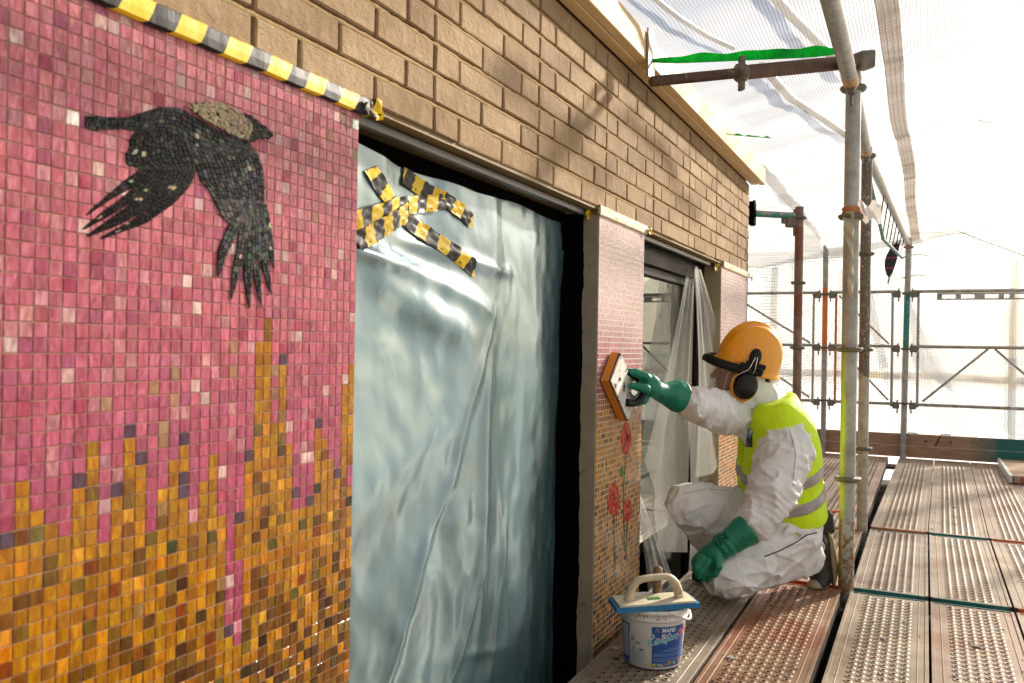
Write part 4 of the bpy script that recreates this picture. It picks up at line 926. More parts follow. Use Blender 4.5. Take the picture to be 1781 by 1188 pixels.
# guard rail frames at the far end
def frame(x0, x1, label, diag, box=False, m=M_galv):
    t = thing('guard_frame', ((x0+x1)/2, 9.85, .5), label, 'guard rail', 'guard rail frames at the far end'); y = 9.86
    for z in (1.735, 1.165, .565):
        mb = MB(); mb.tube([(x0, y, z), (x1, y, z)], .0165, 12); obj('rail', mb, m, t)
    for x in (x0+.05, x1-.05):
        mb = MB(); mb.tube([(x, y, 1.725), (x, y, .575)], .013, 10); obj('upright', mb, M_orange if diag == 2 and x < (x0+x1)/2 else m, t)
    for z in (1.72, 1.15, .56):
        for x, s_ in ((x0, -1), (x1, 1)): coupler((x, y, z-.01), (s_, 0, 0), parent=t, s_=.8)
    for p, q in ([((x0+.08, 1.70), (x1-.08, 1.19)), ((x0+.08, 1.14), (x1-.08, .60))] if diag != 3 else [((x0+.1, .60), ((x0+x1)/2-.03, 1.15)), (((x0+x1)/2+.03, 1.15), (x1-.1, .60))]):
        mb = MB(); mb.tube([(p[0], y, p[1]), (q[0], y, q[1])], .0125, 10); obj('diagonal', mb, m, t)
    if box:
        mb = MB(); ya, yb = y-.012, y+.012; xs = x0+.22
        mb.box(xs, x1, ya, yb, 1.70, 1.716); mb.box(xs, x1, ya, yb, 1.645, 1.66)
        x = xs; k = 0
        while x < x1-.1:
            w_ = (.05, .05, .09, .05, .04)[k % 5]; sl_ = (.12, .12, .12, .05, .12)[k % 5]; mb.box(x, x+w_, ya, yb, 1.66, 1.70); x += w_+sl_; k += 1
        mb.box(x, x1, ya, yb, 1.66, 1.70); obj('slotted_beam', mb, m, t)
    return t
frame(-.95, .035, 'far guard rail frame left of the orange banded pole', 1)
frame(.165, .82, 'far guard rail frame between the orange and teal banded poles', 2)
frame(.965, 2.40, 'far guard rail frame at right with the slotted top beam', 3, True)

# ================================================================== netting
def sheet(name, Pf, nu, nv, us, vs_, m, label, cat='netting', th=0.0):
    G = []; U = []
    for u in np.linspace(0, 1, nu):
        for v in np.linspace(0, 1, nv): G.append(Pf(u, v)); U.append((u*us, v*vs_))
    mb = MB(); mb.grid(np.array(G).reshape(nu, nv, 3)); mb.uv = np.array(U); return single(name, mb, m, label, cat)
def roofz(x, y):
    p = np.array([[x, y, 0.]]); sag = -.03*math.sin((x-.1)/2.5*math.pi)*abs(math.sin((y-.4)*math.pi/1.45))
    base = 2.355+.185*(x-.1) if x < 1.3 else 2.577+.10*(x-1.3)
    end = -.22*max(0, (y-7.5)/2.7)**2
    if x < .1: return 2.356+.004*math.sin(y*9)+(.03*math.sin(y*2.3)**2 if x > .05 else 0)
    return base+sag+end+.012*float(vnoise(p*(1.5, 3, 1), 2)[0])+.006*float(vnoise(p*(1, 4, 1), 6, 3)[0])
def roof(u, v):
    y = -2.2+u*12.4; x = .0+v*2.595
    if y > 5.95 and v == 0: pass
    return (x, y, roofz(x, y))
sheet('roof_net', roof, 180, 44, 12.4, 2.6, M_netr, 'white scaffold netting stretched as a roof from the timber beam outward')
def roof2(u, v):
    y = 5.9+u*4.3; x = -1.6+v*1.7; return (x, y, roofz(.1, y)-.06*abs(.1-x)+.02*math.sin(y*5+x*3)+.012*float(vnoise(np.array([[x, y, 0]]), 5)[0]))
sheet('corner_net', roof2, 60, 26, 4.3, 1.7, M_netr, 'white netting over the deck round the house corner')
def endw(u, v):
    x = -1.7+u*4.4; z = -2.2+v*4.6
    pleat = .035*math.sin(8*math.atan2(x-.93, 2.35-z+.02))*math.exp(-max(0, abs(x-.93)-.0)*1.1)*min(1, max(0, z/1.5))
    return (x, 10.18+pleat+.03*float(vnoise(np.array([[x, 0, z]]), 1.3, 4)[0])+.012*float(vnoise(np.array([[x, 0, z]]), 4, 5)[0]), z-.12*(v > .97)*0)
sheet('end_net', endw, 110, 110, 4.4, 4.6, M_net, 'white gridded netting hanging behind the far guard rails')
def outer(u, v):
    y = -2.2+u*12.4; z = -2.3+v*4.95; return (2.60+.03*float(vnoise(np.array([[0, y, z]]), 1.5, 6)[0]), y, z)
sheet('outer_net', outer, 120, 40, 12.4, 4.95, M_net, 'white netting hanging along the outer side of the scaffold')
def backn(u, v): return (.0+u*2.6, -2.2+.02*math.sin(u*20), -2.2+v*4.8)
sheet('back_net', backn, 30, 20, 2.6, 4.8, M_net, 'white netting closing the scaffold behind the camera')
# outer lift of the neighbouring scaffold, faint behind the netting
for k, (x, lb) in enumerate(((.42, 'faint pole outside the end netting left of the teal banded pole'), (2.02, 'faint pole outside the end netting near the right edge'), (-.35, 'faint pole outside the end netting behind the helmet'))):
    m_ = MB(); m_.tube([(x, 10.5, -3.2), (x+.02, 10.5, 2.2)], .034, 12); single('outside_pole', m_, M_worn, lb, 'pole', 'poles outside the netting')
m_ = MB(); m_.tube([(-1.7, 10.56, 1.05), (2.6, 10.56, 1.02)], .035, 12); single('outside_rail', m_, M_worn, 'faint horizontal board rail outside the end netting', 'rail')
# overlap band, parallel to the wall, and darker tubes lying on the roof net
def bandf(u, v):
    y = 2.0+u*8.0; x = .885+v*.085+.01*math.sin(y*2.)+.012*(y-4)*.6; return (x, y, roofz(x, y)-.008-.006*abs(math.sin(y*9)))
sheet('net_overlap', bandf, 240, 5, 8.0, .1, M_netband, 'tan doubled seam of netting running overhead past the poles')
def ontube(pxs, label, r=.022, lift=.045):
    pts = []
    for p in pxs:
        q = atz(*p, 2.45)
        for _ in range(6): q = atz(*p, roofz(q[0], q[1])+lift)
        pts.append(q)
    mb = MB(); mb.tube(pts, r, 12); single('roof_tube', mb, M_pole_grey, label, 'tube', 'tubes lying on the net roof')
ontube([(1335, -20), (1372, 22), (1440, 90), (1475, 130)], 'dark tube seen through the roof net above the rusty brace')
ontube([(1325, 115), (1375, 170), (1430, 205), (1480, 240)], 'dark tube seen through the roof net below the rusty brace')
ontube([(1130, -10), (1180, 30), (1230, 62), (1275, 83)], 'thin tube seen through the roof net above the green strip', .012)
ontube([(1330, 392), (1365, 440), (1400, 490)], 'dark tube seen through the net beyond the rusty pole', .03) if False else None
# green edging strips
def greens(pa, pb, wpx, label, sag=0.):
    a, b = np.array(pa), np.array(pb); G = []
    for t in np.linspace(0, 1, 50):
        p = a*(1-t)+b*t; w_ = wpx[0]*(1-t)+wpx[1]*t; w_ *= (1-.6*abs(2*t-1)**6)
        z = p[2]+sag*math.sin(t*math.pi); G.append([(p[0], p[1]+.01*math.sin(t*20), z+.5*w_+.003*math.sin(t*31)), (p[0]+.002, p[1]+.012, z), (p[0], p[1], z-.5*w_)])
    mb = MB(); mb.slab(np.array(G), (0, -1, 0), .0015); return single('green_edging', mb, M_green, label, 'netting edge', 'green net edgings')
greens(atx(1133, 106, .10), aty(1462, 88, 4.05), (.03, .05), 'bright green net edging above the rusty brace')
greens(atx(1262, 233, .10), aty(1345, 240, 5.2), (.010, .006), 'thin green net edging farther along the roof net')
# net seam cord at right
def cord(pts, r, label, m=M_cast):
    mb = MB(); mb.tube(pts, r, 6); single('seam_line', mb, m, label, 'cord')
cord([aty(*p, 10.12) for p in ((1565, 372), (1640, 392), (1700, 415), (1795, 450))], .006, 'thin seam cord rising over the far net at right', mat('seam_cord', (.42, .34, .26), rough=.8))
cord([aty(*p, 9.2) for p in ((1700, 208), (1712, 212), (1725, 215))], .005, 'small twig caught in the roof net', M_brace)
# loose doubled layers of netting hanging in front of the end net
def layer2(pa, pb, pc, pd, yy, label, seed):
    A0, B0, C0, D0 = [aty(*p, yy) for p in (pa, pb, pc, pd)]; G = []; U = []
    for u in np.linspace(0, 1, 50):
        for v in np.linspace(0, 1, 40):
            q = (A0*(1-u)+B0*u)*(1-v)+(D0*(1-u)+C0*u)*v; f = .03*math.sin(u*9+v*3+seed)+.02*math.sin(u*23+seed)*(1-v*.5)
            G.append((q[0], q[1]+f, q[2]+.02*math.sin(u*7+seed)*(v > .9))); U.append((u*1.6+v*.5, v*1.4-u*.3))
    mb = MB(); mb.grid(np.array(G).reshape(50, 40, 3)); mb.uv = np.array(U); single('net_layer', mb, M_net2, label, 'netting')
M_net2 = net_mat('loose_net', .62, (.64, .655, .67), tint=(1, 1, 1), freq=36., dk=.45)
layer2((1570, 400), (1800, 520), (1810, 790), (1590, 640), 10.08, 'loose doubled netting fanning right from the teal banded pole', .4)
layer2((1300, 470), (1500, 420), (1545, 640), (1300, 760), 10.06, 'loose doubled netting behind the helmet and rusty pole', 2.)
layer2((1500, 520), (1560, 470), (1700, 760), (1560, 760), 10.1, 'narrow loose netting falling below the torn corner', 4.)
# dark jacket seen through the tear
def jacket(u, v): 
    p = np.array(aty(1553+6*v, 500, 10.12)); top = aty(1568, 418, 10.12); 
    wdt = .02+.10*math.sin(min(1, u*1.15)*math.pi)**.8; return (top[0]-.02-.10*u-wdt*(v-.2)+.0, 10.10+.02*math.sin(v*3), top[2]-.46*u)
G = [[jacket(u, v) for v in np.linspace(0, 1, 8)] for u in np.linspace(0, 1, 24)]
def jk_mat():
    m, nt, b = newmat('dark_cloth'); sp = N(nt, 'ShaderNodeSeparateXYZ'); L(nt, pos(nt), sp.inputs[0]); z = sp.outputs[2]
    f = math_(nt, 'LESS_THAN', math_(nt, 'FRACT', math_(nt, 'MULTIPLY', z, 9)), .16); c = mixc(nt, f, (.015, .010, .012), (.28, .02, .05)); c = mixc(nt, math_(nt, 'LESS_THAN', z, 1.90), c, (.30, .01, .03)); L(nt, c, b.inputs['Base Color']); return m
m_ = MB(); m_.slab(np.array(G), (0, -1, 0), .01); single('dark_cloth', m_, jk_mat(), 'dark red and black cloth showing in the tear by the far pole', 'cloth')
# cable ties on far pole
for k, (px_, py_) in enumerate(((1572, 447), (1572, 483))):
    c = aty(px_, py_, 9.87); m_ = MB(); m_.lathe([(.031, -.004), (.036, 0), (.031, .004)], (c[0], 9.9, c[2]), n=14); m_.tube([c+(0, -.0, 0), c+(.12, .05, .03), c+(.22, .1, .02)], .004, 5); single('cable_tie', m_, M_black, ('upper', 'lower')[k]+' black cable tie on the teal banded pole', 'cable tie', 'cable ties')
# clear skins gathered at net bottom handled by noise

# ================================================================== implicit surfaces
def cap_(P, a, b, ra, rb):
    a, b = np.asarray(a, float), np.asarray(b, float); ab = b-a; t = np.clip(((P-a)@ab)/(ab@ab), 0, 1)
    return np.linalg.norm(P-a-t[..., None]*ab, axis=-1)-(ra+(rb-ra)*t)
def ell_(P, c, fr, r):
    q = (P-np.asarray(c))@np.array(fr).T; r = np.array(r, float); k0 = np.linalg.norm(q/r, axis=-1); k1 = np.linalg.norm(q/(r*r), axis=-1)+1e-9; return k0*(k0-1)/k1
def smin(a, b, k): h = np.clip(.5+.5*(b-a)/k, 0, 1); return b*(1-h)+a*h-k*h*(1-h)
def smax(a, b, k): return -smin(-a, -b, k)
def surf(f, lo, hi, h):
    lo, hi = np.array(lo, float), np.array(hi, float); n = np.ceil((hi-lo)/h).astype(int)+1
    gx = [lo[i]+h*np.arange(n[i]) for i in range(3)]; G = np.stack(np.meshgrid(*gx, indexing='ij'), -1)
    Fv = f(G.reshape(-1, 3)).reshape(n); ins = Fv < 0
    c = ins[:-1, :-1, :-1].astype(int)
    cnt = sum(ins[i:n[0]-1+i, j:n[1]-1+j, k:n[2]-1+k].astype(int) for i in (0, 1) for j in (0, 1) for k in (0, 1))
    act = (cnt > 0) & (cnt < 8); idx = -np.ones(act.shape, int); ii = np.argwhere(act); idx[act] = np.arange(len(ii))
    acc_ = np.zeros((len(ii), 3)); w_ = np.zeros(len(ii)); cor = [(i, j, k) for i in (0, 1) for j in (0, 1) for k in (0, 1)]
    for a in cor:
        for ax in range(3):
            if a[ax]: continue
            b = list(a); b[ax] = 1
            fa = Fv[ii[:, 0]+a[0], ii[:, 1]+a[1], ii[:, 2]+a[2]]; fb = Fv[ii[:, 0]+b[0], ii[:, 1]+b[1], ii[:, 2]+b[2]]
            m = (fa < 0) != (fb < 0); t = np.where(m, fa/(fa-fb+1e-12), 0); p = np.array(a, float)[None]+np.zeros((len(ii), 3)); p[:, ax] = t
            acc_ += p*m[:, None]; w_ += m
    V = lo+h*(ii+acc_/np.maximum(w_, 1)[:, None]); F = []
    for ax in range(3):
        o1, o2 = [(1, 2), (2, 0), (0, 1)][ax]; s0 = [slice(None)]*3; s1 = [slice(None)]*3; s0[ax] = slice(0, -1); s1[ax] = slice(1, None)
        ch = ins[tuple(s0)] != ins[tuple(s1)]; e = np.argwhere(ch); e = e[(e[:, o1] > 0) & (e[:, o2] > 0) & (e[:, o1] < n[o1]-1) & (e[:, o2] < n[o2]-1)]
        d1 = np.zeros(3, int); d1[o1] = 1; d2 = np.zeros(3, int); d2[o2] = 1
        q = [idx[tuple((e-x).T)] for x in (d1*0, d1, d1+d2, d2)]; fl_ = ins[tuple(e.T)]
        Q = np.stack(q, -1); Q = Q[:, ::-1] if False else Q; Q[fl_] = Q[fl_][:, ::-1]; Q = Q[:, ::-1]; F.append(Q[(Q >= 0).all(1)])
    F = np.concatenate(F); return V, F
def sdf_obj(name, f, lo, hi, h, m, parent, **kw):
    V, F = surf(f, lo, hi, h); mb = MB(); mb.v = [V]; mb.n = len(V); mb.f = [tuple(q) for q in F.tolist()]; mb.m = [0]*len(F); mb.sm = [True]*len(F); mb.col = [None]*len(F)
    return obj(name, mb, m, parent, **kw)

# ================================================================== the worker
def suit_mat():
    m, nt, b = newmat('white_coverall'); v = pos(nt); n = noise(nt, v, 7, 4); b.inputs['Roughness'].default_value = .6; b.inputs['Specular IOR Level'].default_value = .3
    d = noise(nt, v, 22, 5, .7); c = ramp(nt, n.outputs[0], [(.3, (.78, .76, .73)), (.7, (.84, .83, .81))]).outputs[0]
    c = mixc(nt, ramp(nt, d.outputs[0], [(.62, (0, 0, 0)), (.78, (.5, .5, .5))]).outputs[0], c, (.42, .36, .28)); L(nt, c, b.inputs['Base Color'])
    b.inputs['Subsurface Weight'].default_value = 0
    n1 = noise(nt, pos(nt, (1, 1, .8)), 9, 6, .55, .9, 'RIDGED_MULTIFRACTAL'); n2 = noise(nt, v, 30, 4, .5, .8, 'RIDGED_MULTIFRACTAL'); n3 = noise(nt, v, 6, 3)
    bb = bump(nt, n3.outputs[0], .25, .03); bb = bump(nt, n1.outputs[0], .22, .010, bb); bb = bump(nt, n2.outputs[0], .14, .004, bb); L(nt, bb, b.inputs['Normal']); return m
M_suit = suit_mat()
M_skin = mat('skin', (.30, .155, .10), (.36, .19, .13), .5, scale=40, bs=.1, bscale=200); M_hair = mat('hair', (.015, .01, .008), rough=.6)
M_glove = mat('green_glove', (.0, .17, .095), (.005, .22, .13), .38, c3=(.20, .30, .22), s3=30, t3=(.66, .74), scale=12, bs=.3, bscale=35, bdist=.01, spec=.5)
def vest_mat():
    m, nt, b = newmat('hi_vis'); v = pos(nt); b.inputs['Base Color'].default_value = (.66, .92, .0, 1); b.inputs['Roughness'].default_value = .65
    n = noise(nt, pos(nt, (1, 1, .5)), 16, 4, .6, 1.); n2 = noise(nt, v, 300, 2); L(nt, bump(nt, n2.outputs[0], .1, .001, bump(nt, n.outputs[0], .5, .015)), b.inputs['Normal']); return m
M_vest = vest_mat(); M_band = mat('reflective_band', (.36, .31, .31), (.42, .37, .37), .35, .2, scale=20, bs=.15, bscale=30)
M_helmet = mat('orange_helmet', (.95, .37, .002), (.90, .37, .005), rough=.30, scale=5, spec=.6, coat=.25, c3=(.42, .22, .06), s3=34, t3=(.70, .76)); M_blk = mat('black_plastic', (.006, .006, .0065), rough=.42, spec=.3); M_blkg = mat('black_gloss', (.004, .004, .0045), rough=.25, spec=.35)
M_muff = mat('muff_yellow', (.75, .33, .02), rough=.4)
Z_ = lambda *a: np.array(atd(*a))
wk = thing('person', (.42, 4.0, 0), 'person in white coverall, hi-vis vest and orange helmet kneeling and grouting the poppy pillar', 'person')
pel = Z_(1368, 903, 4.02); che = Z_(1352, 785, 3.98); nb = Z_(1326, 706, 3.98)
LS, LE, LW = Z_(1366, 780, 3.82), Z_(1345, 858, 3.71), Z_(1314, 907, 3.665)
RS, RE, RW = Z_(1312, 730, 4.08), Z_(1250, 716, 3.86), Z_(1208, 704, 3.66)
LHp, LKn, LAn = Z_(1372, 925, 3.92), Z_(1264, 1003, 3.72), Z_(1396, 966, 3.98)
RHp, RKn, RAn = Z_(1340, 900, 4.12), Z_(1198, 877, 3.90), Z_(1268, 985, 4.12)
# body frame
bu = (nb-pel)/np.linalg.norm(nb-pel); bf = np.array([-.86, -.50, 0.]); bf -= bu*(bf@bu); bf /= np.linalg.norm(bf); bl = np.cross(bu, bf); BFR = (bf, bl, bu)
hf = -RV.copy(); hf[2] = 0; hf /= np.linalg.norm(hf); hu = np.array([0, 0, 1.]); hl = np.cross(hu, hf); HFR = (hf, hl, hu)   # head: profile, left side to the viewer
HO = Z_(1292, 650, 3.96)
def H_(a, b, c): return HO+hf*a+hl*b+hu*c
def folds(P, a, b, n, amp, seed, lo=0., hi=1.):
    a, b = np.array(a), np.array(b); ab = b-a; l2 = ab@ab; t = ((P-a)@ab)/l2; warp = vnoise(P, 9, seed)*1.3+vnoise(P, 20, seed+1)*.6
    return amp*np.sin(t*n*6.28+warp*2.2)*np.exp(-((np.clip(t, 0, 1)-t)/.15)**2)*np.clip((t-lo)/.1, 0, 1)*np.clip((hi-t)/.1, 0, 1)
def torso(P):
    d = ell_(P, pel+bf*.0+bu*.02, BFR, (.150, .185, .165))
    d = smin(d, ell_(P, che-bf*.012, BFR, (.148, .190, .215)), .09)
    d = smin(d, ell_(P, (pel+che)/2+bf*.02, BFR, (.140, .175, .20)), .08)
    d = smin(d, cap_(P, nb+bl*.125-bu*.05-bf*.015, nb-bl*.125-bu*.05-bf*.015, .080, .080), .07); d = smin(d, cap_(P, nb-bu*.02-bf*.05, nb-bu*.10-bf*.05, .085, .11), .05)
    return d
def larm(P):
    d = cap_(P, LS, LE, .114, .094); d = smin(d, cap_(P, LE, LW, .094, .074), .03); return d
def rarm(P):
    d = cap_(P, RS, RE, .086, .076); d = smin(d, cap_(P, RE, RW, .076, .064), .03); return d
def legs(P):
    d = smin(cap_(P, LHp, LKn, .125, .078), cap_(P, LKn+(0, 0, .0), LAn, .080, .082), .05)
    d2 = smin(cap_(P, RHp, RKn, .120, .088), cap_(P, RKn+bf*.0, RAn, .086, .068), .04)
    return smin(d, d2, .03)
def suit(P):
    t = torso(P); d = smin(t, larm(P), .035); d = smin(d, rarm(P), .04); l = legs(P)
    d = smin(d, l, .035)
    # hood and collar
    h = ell_(P, H_(-.022, 0, -.005), HFR, (.122, .100, .142)); h = smin(h, cap_(P, H_(-.02, 0, -.09), nb+bu*.01, .082, .098), .05)
    h = smax(h, ((P-H_(.052, 0, -.03))@(hf*.96+hu*.28)), .012)      # face opening
    neckf = cap_(P, H_(.02, 0, -.125), nb+bf*.05, .045, .06)
    h = smin(h, neckf, .02); d = smin(d, h, .03)
    near = np.abs(d) < .035; out = d.copy(); out[near] = d[near]-disp(P[near])
    return smax(out+.004, -(P[:, 2]-.004), .01)
def disp(P):
    l = legs(P)
    al = larm(P) < .03; ar = rarm(P) < .03; lg = l < .03
    w_ = (folds(P, LS, LE, 5, .0022, 3)+folds(P, LE, LW, 5, .003, 5))*al+(folds(P, RS, RE, 6, .003, 7)+folds(P, RE, RW, 6, .004, 9))*ar
    w_ += folds(P, LKn, LAn, 4, .003, 13)*lg
    def streaks(a_, b_, fr, amp, seed, k, obl=(0, 0, 0)):
        ax = np.array(b_)-np.array(a_); ax = ax/np.linalg.norm(ax)+np.array(obl); ax /= np.linalg.norm(ax)
        q = P+((P@ax)*(k-1))[:, None]*ax[None]; wq = np.stack([vnoise(P, 6, seed+3), vnoise(P, 6, seed+4), vnoise(P, 6, seed+5)], -1)*.03
        return amp*(1-np.abs(vnoise(q+wq, fr, seed)))**5.5
    ridg = streaks(LE, LS, 9, .012, 61, 1.7, (.5, .2, 0))*al+streaks(LE, LW, 9, .015, 63, 1.8, (.5, 0, .4))*al+streaks(RE, RS, 9, .015, 65, 2.2, (0, 0, .4))*ar+streaks(RE, RW, 10, .015, 66, 2.2, (0, 0, -.4))*ar
    ridg = ridg+(streaks(LKn, LHp, 12, .019, 67, .22, (.15, 0, .3))+streaks(LKn, LAn, 16, .011, 68, .25)+streaks(RKn, RHp, 13, .009, 69, .22, (0, 0, -.25)))*lg*.9
    ridg = ridg+.005*(1-np.abs(vnoise(P, 22, 22)))**7
    cr = cap_(P, Z_(1300, 958, 3.66), Z_(1412, 925, 3.86), .004, .004); crease = .022*np.exp(-(cr/.016)**2)
    return w_+ridg-crease
lo = np.array([.0, 3.35, -.02]); hi = np.array([.86, 4.62, 1.27])
cover = sdf_obj('coverall', suit, lo, hi, .0068, M_suit, wk)
# vest: follows the torso, cut for arms, neck and hem
def vreg(P, off):
    t = torso(P)-off; q = P-pel; u = q@bu; f = q@bf; l = q@bl
    r = smax(t, -(u-(-.02)+.06*f-.05*l), .006)                    # hem, lower at the back
    r = smax(r, u-(np.linalg.norm(nb-pel)+.03), .01)
    # arm holes and neck
    for s_, e_ in ((LS, LE), (RS, RE)): r = smax(r, -(cap_(P, s_+(e_-s_)*(.05 if s_ is LS else .35), e_, (.112 if s_ is LS else .088), .105)), .004)
    neck = cap_(P, nb-bu*.0+bf*.02, nb+bu*.3+bf*.02, .082, .11); r = smax(r, -neck, .006)
    # open front V
    un = np.linalg.norm(nb-pel); vw = np.clip((u-.18)/(un-.18), 0, 1)*.10
    fr_ = np.where(f > 0, np.abs(l+.01)-vw, 1.); r = smax(r, -np.where(u > .18, fr_, 1.), .004)
    r -= .003*(1-np.abs(vnoise(P, 9, 31)))**3+.002*vnoise(P, 22, 33)
    return r
vl, vh = pel-.34, nb+.28
vest = sdf_obj('vest', lambda P: vreg(P, .026), vl, vh, .0085, M_vest, wk)
def band(P, c, h_):
    q = P-pel; u = q@bu+.34*(q@bf)*0-.0; u2 = q@bu+.22*(q@bl); return smax(vreg(P, .0312), np.abs(u2-c)-h_, .002)
for c in (.262, .150):
    sdf_obj('reflective_band', lambda P: band(P, c, .026), vl, vh, .0075, M_band, vest)
# pouch and strap behind waist
pc = Z_(1428, 902, 4.10); m_ = MB(); m_.rbox(-.05, .035, -.04, .04, -.075, .04, .014, fr=(pc, bf, bl, bu)); obj('tool_pouch', m_, mat('pouch', (.03, .035, .03), (.06, .06, .05), .8), wk)
m_ = MB(); m_.tube([pc+bu*.02-bf*.03, pc+bu*.005-bf*.09+hu*.01, pc-bf*.115-hu*.02], .007, 8); obj('tool_handle', m_, mat('red_handle', (.55, .07, .03), rough=.4), wk)

# head
def face(P):
    d = ell_(P, H_(.005, 0, .005), HFR, (.108, .082, .125)); d = smin(d, ell_(P, H_(.055, 0, -.055), HFR, (.062, .058, .07)), .03)
    d = smin(d, cap_(P, H_(.106, 0, .028), H_(.138, 0, -.012), .008, .013), .012)       # nose
    for s_ in (-1, 1): d = smin(d, ell_(P, H_(.124, s_*.012, -.016), HFR, (.011, .009, .008)), .006)
    d = smin(d, cap_(P, H_(.112, -.018, -.044), H_(.112, .018, -.044), .010, .010), .008)   # upper lip
    d = smin(d, cap_(P, H_(.108, -.016, -.060), H_(.108, .016, -.060), .010, .010), .007)
    d = smax(d, -cap_(P, H_(.126, -.03, -.052), H_(.126, .03, -.052), .003, .003), .004)
    d = smin(d, ell_(P, H_(.088, 0, -.095), HFR, (.026, .03, .022)), .02)       # chin
    d = smin(d, cap_(P, H_(.104, -.04, .042), H_(.104, .04, .042), .012, .012), .015)   # brow
    for s_ in (-1, 1): d = smax(d, -ell_(P, H_(.116, s_*.034, .022), HFR, (.016, .018, .013)), .01)
    d = smin(d, cap_(P, H_(.0, 0, -.09), H_(-.03, 0, -.14), .045, .04), .03)
    return d
hd = sdf_obj('head', face, HO-.24, HO+.2, .0045, M_skin, wk)
for s_ in (-1, 1):
    m_ = MB(); m_.lathe([(.0001, .012), (.006, .0105), (.0115, .004), (.012, -.004), (.006, -.0105), (.0001, -.012)], H_(.098, s_*.034, .022), hf, 14); obj('eye', m_, mat('eye_white', (.6, .56, .5), rough=.2), hd)
    m_ = MB(); m_.tube([H_(.112, s_*.018, .050), H_(.112, s_*.035, .055), H_(.10, s_*.055, .048)], [.003, .004, .002], 6); obj('eyebrow', m_, M_hair, hd)
# helmet
tl = math.radians(15); hf2 = hf*math.cos(tl)+hu*math.sin(tl); hu2 = hu*math.cos(tl)-hf*math.sin(tl); HC = Z_(1300, 634, 3.96)
rl = math.radians(11); hl0 = hl.copy(); hl2 = hl0*math.cos(rl)-hu2*math.sin(rl); hu2 = hu2*math.cos(rl)+hl0*math.sin(rl)
hm = thing('hard_hat', tuple(HC), 'orange hard hat with black visor carrier and ear defender on the worker', 'helmet')
def K_(a, b, c): return HC+hf2*a+hl2*b+hu2*c
G = []
for e in np.linspace(0, 1, 34):
    row = []
    for a in np.linspace(0, 2*math.pi, 97):
        ca, sa = math.cos(a), math.sin(a)
        if e < .8:
            el = (1-e/.8)*math.pi/2; rr = math.cos(el)**.92; h_ = math.sin(el)**.95*.192
            x, y, z = .148*rr*ca*(1.0), .124*rr*sa, h_
            # three ridges front to back
            rd = .0055*math.exp(-((y)/.016)**2)+.004*(math.exp(-((abs(y)-.052)/.010)**2)); k = 1+rd/.15*(math.sin(min(1, el/.9)*math.pi/2))
            x, y, z = x*k, y*k, z*k+rd*math.sin(el)
        else:
            t = (e-.8)/.2; fr_ = max(0, ca)**2; out = t*(.011+.036*fr_); rr = 1
            x, y, z = (.148+out)*ca, (.124+out*.8)*sa, -.012*t-.018*t*fr_-.006*t*(ca < 0)
        row.append(K_(x, y, z))
    G.append(row)
G = np.array(G); m_ = MB(); m_.grid(G[:, ::-1]); inner = G[-1]+(K_(0, 0, -.008)-G[-1])*.0+hu2*-.004; m_.grid(np.array([G[-1], inner, inner+(HC-inner)*.14])[:, ::-1])
obj('shell', m_, M_helmet, hm)
m_ = MB(); m_.rbox(-.012, .012, -.004, .006, -.008, .008, .003, fr=(K_(.075, .110, .022), hf2, hl2, hu2)); obj('side_lug', m_, M_helmet, hm)
# visor carrier: black arch round the front
G = []
for a in np.linspace(-1.75, 1.75, 60):
    ca, sa = math.cos(a), math.sin(a); x, y = .170*ca+.025*max(0, ca)**2, .142*sa; z = -.010-.012*ca+.016*max(0, -ca)
    wd = .026*(1 if abs(a) < 1.5 else .7)
    G.append([K_(x-.014, y*.95, z+wd*.9), K_(x+.010, y*1.03, z+wd*.35), K_(x+.012, y*1.04, z-wd*.45), K_(x-.010, y*.96, z-wd*.7), K_(x-.014, y*.95, z+wd*.9)])
m_ = MB(); m_.grid(np.array(G)); vc = obj('visor_carrier', m_, M_blk, hm)
m_ = MB(); m_.rbox(-.022, .022, -.006, .014, -.030, .022, .007, fr=(K_(.045, .132, .000), hf2, hl2, hu2)); m_.rbox(-.055, .005, .0, .012, -.006, .006, .004, fr=(K_(.02, .134, .012), hf2, hl2, hu2)); obj('pivot', m_, M_blk, vc)
# clear shield hanging from the carrier
G = []
for a in np.linspace(-.85, 1.0, 30):
    ca, sa = math.cos(a), math.sin(a); row = []
    for t in np.linspace(0, 1, 16): row.append(K_(.172*ca+.02*ca*ca-.02*t*t, .135*sa*(1-.05*t), -.02-(.235*t)*(1-.20*sa*sa*sa*sa)))
    G.append(row)
m_ = MB(); m_.grid(np.array(G)); sh = obj('face_shield', m_, M_visor, hm)
G = np.array(G); m_ = MB(); m_.tube(list(G[:, -1]), .0022, 6); m_.tube(list(G[-1]), .0016, 6); obj('shield_rim', m_, clear_plastic('shield_edge', .6, (.9, 1, .93)), sh)
# ear defender, left side
ec = H_(.024, .106, -.050); mf = thing('ear_defender', tuple(ec), 'black and yellow ear defender cup hanging from the helmet', 'ear defender')
ax = hl; uu = hf*math.cos(.35)-hu*math.sin(.35)*-1*.0-hu*math.sin(.25)
uu = hf*math.cos(.25)+hu*math.sin(.25)
m_ = MB(); m_.lathe([(.0001, -.012), (.056, -.012), (.061, .0), (.059, .012), (.052, .018)], ec, ax, 32, sy=1.22, u=uu); obj('cup_rim', m_, M_muff, mf)
m_ = MB(); m_.lathe([(.050, .010), (.053, .020), (.051, .034), (.042, .045), (.025, .051), (.0001, .053)], ec-hf*.004, ax, 32, sy=1.18, u=uu, smooth=True); obj('cup_shell', m_, M_blkg, mf)
m_ = MB(); m_.lathe([(.0001, -.030), (.046, -.030), (.050, -.022), (.048, -.012)], ec, ax, 28, sy=1.2, u=uu); obj('cushion', m_, M_blk, mf)
lugc = K_(.012, .128, .058)
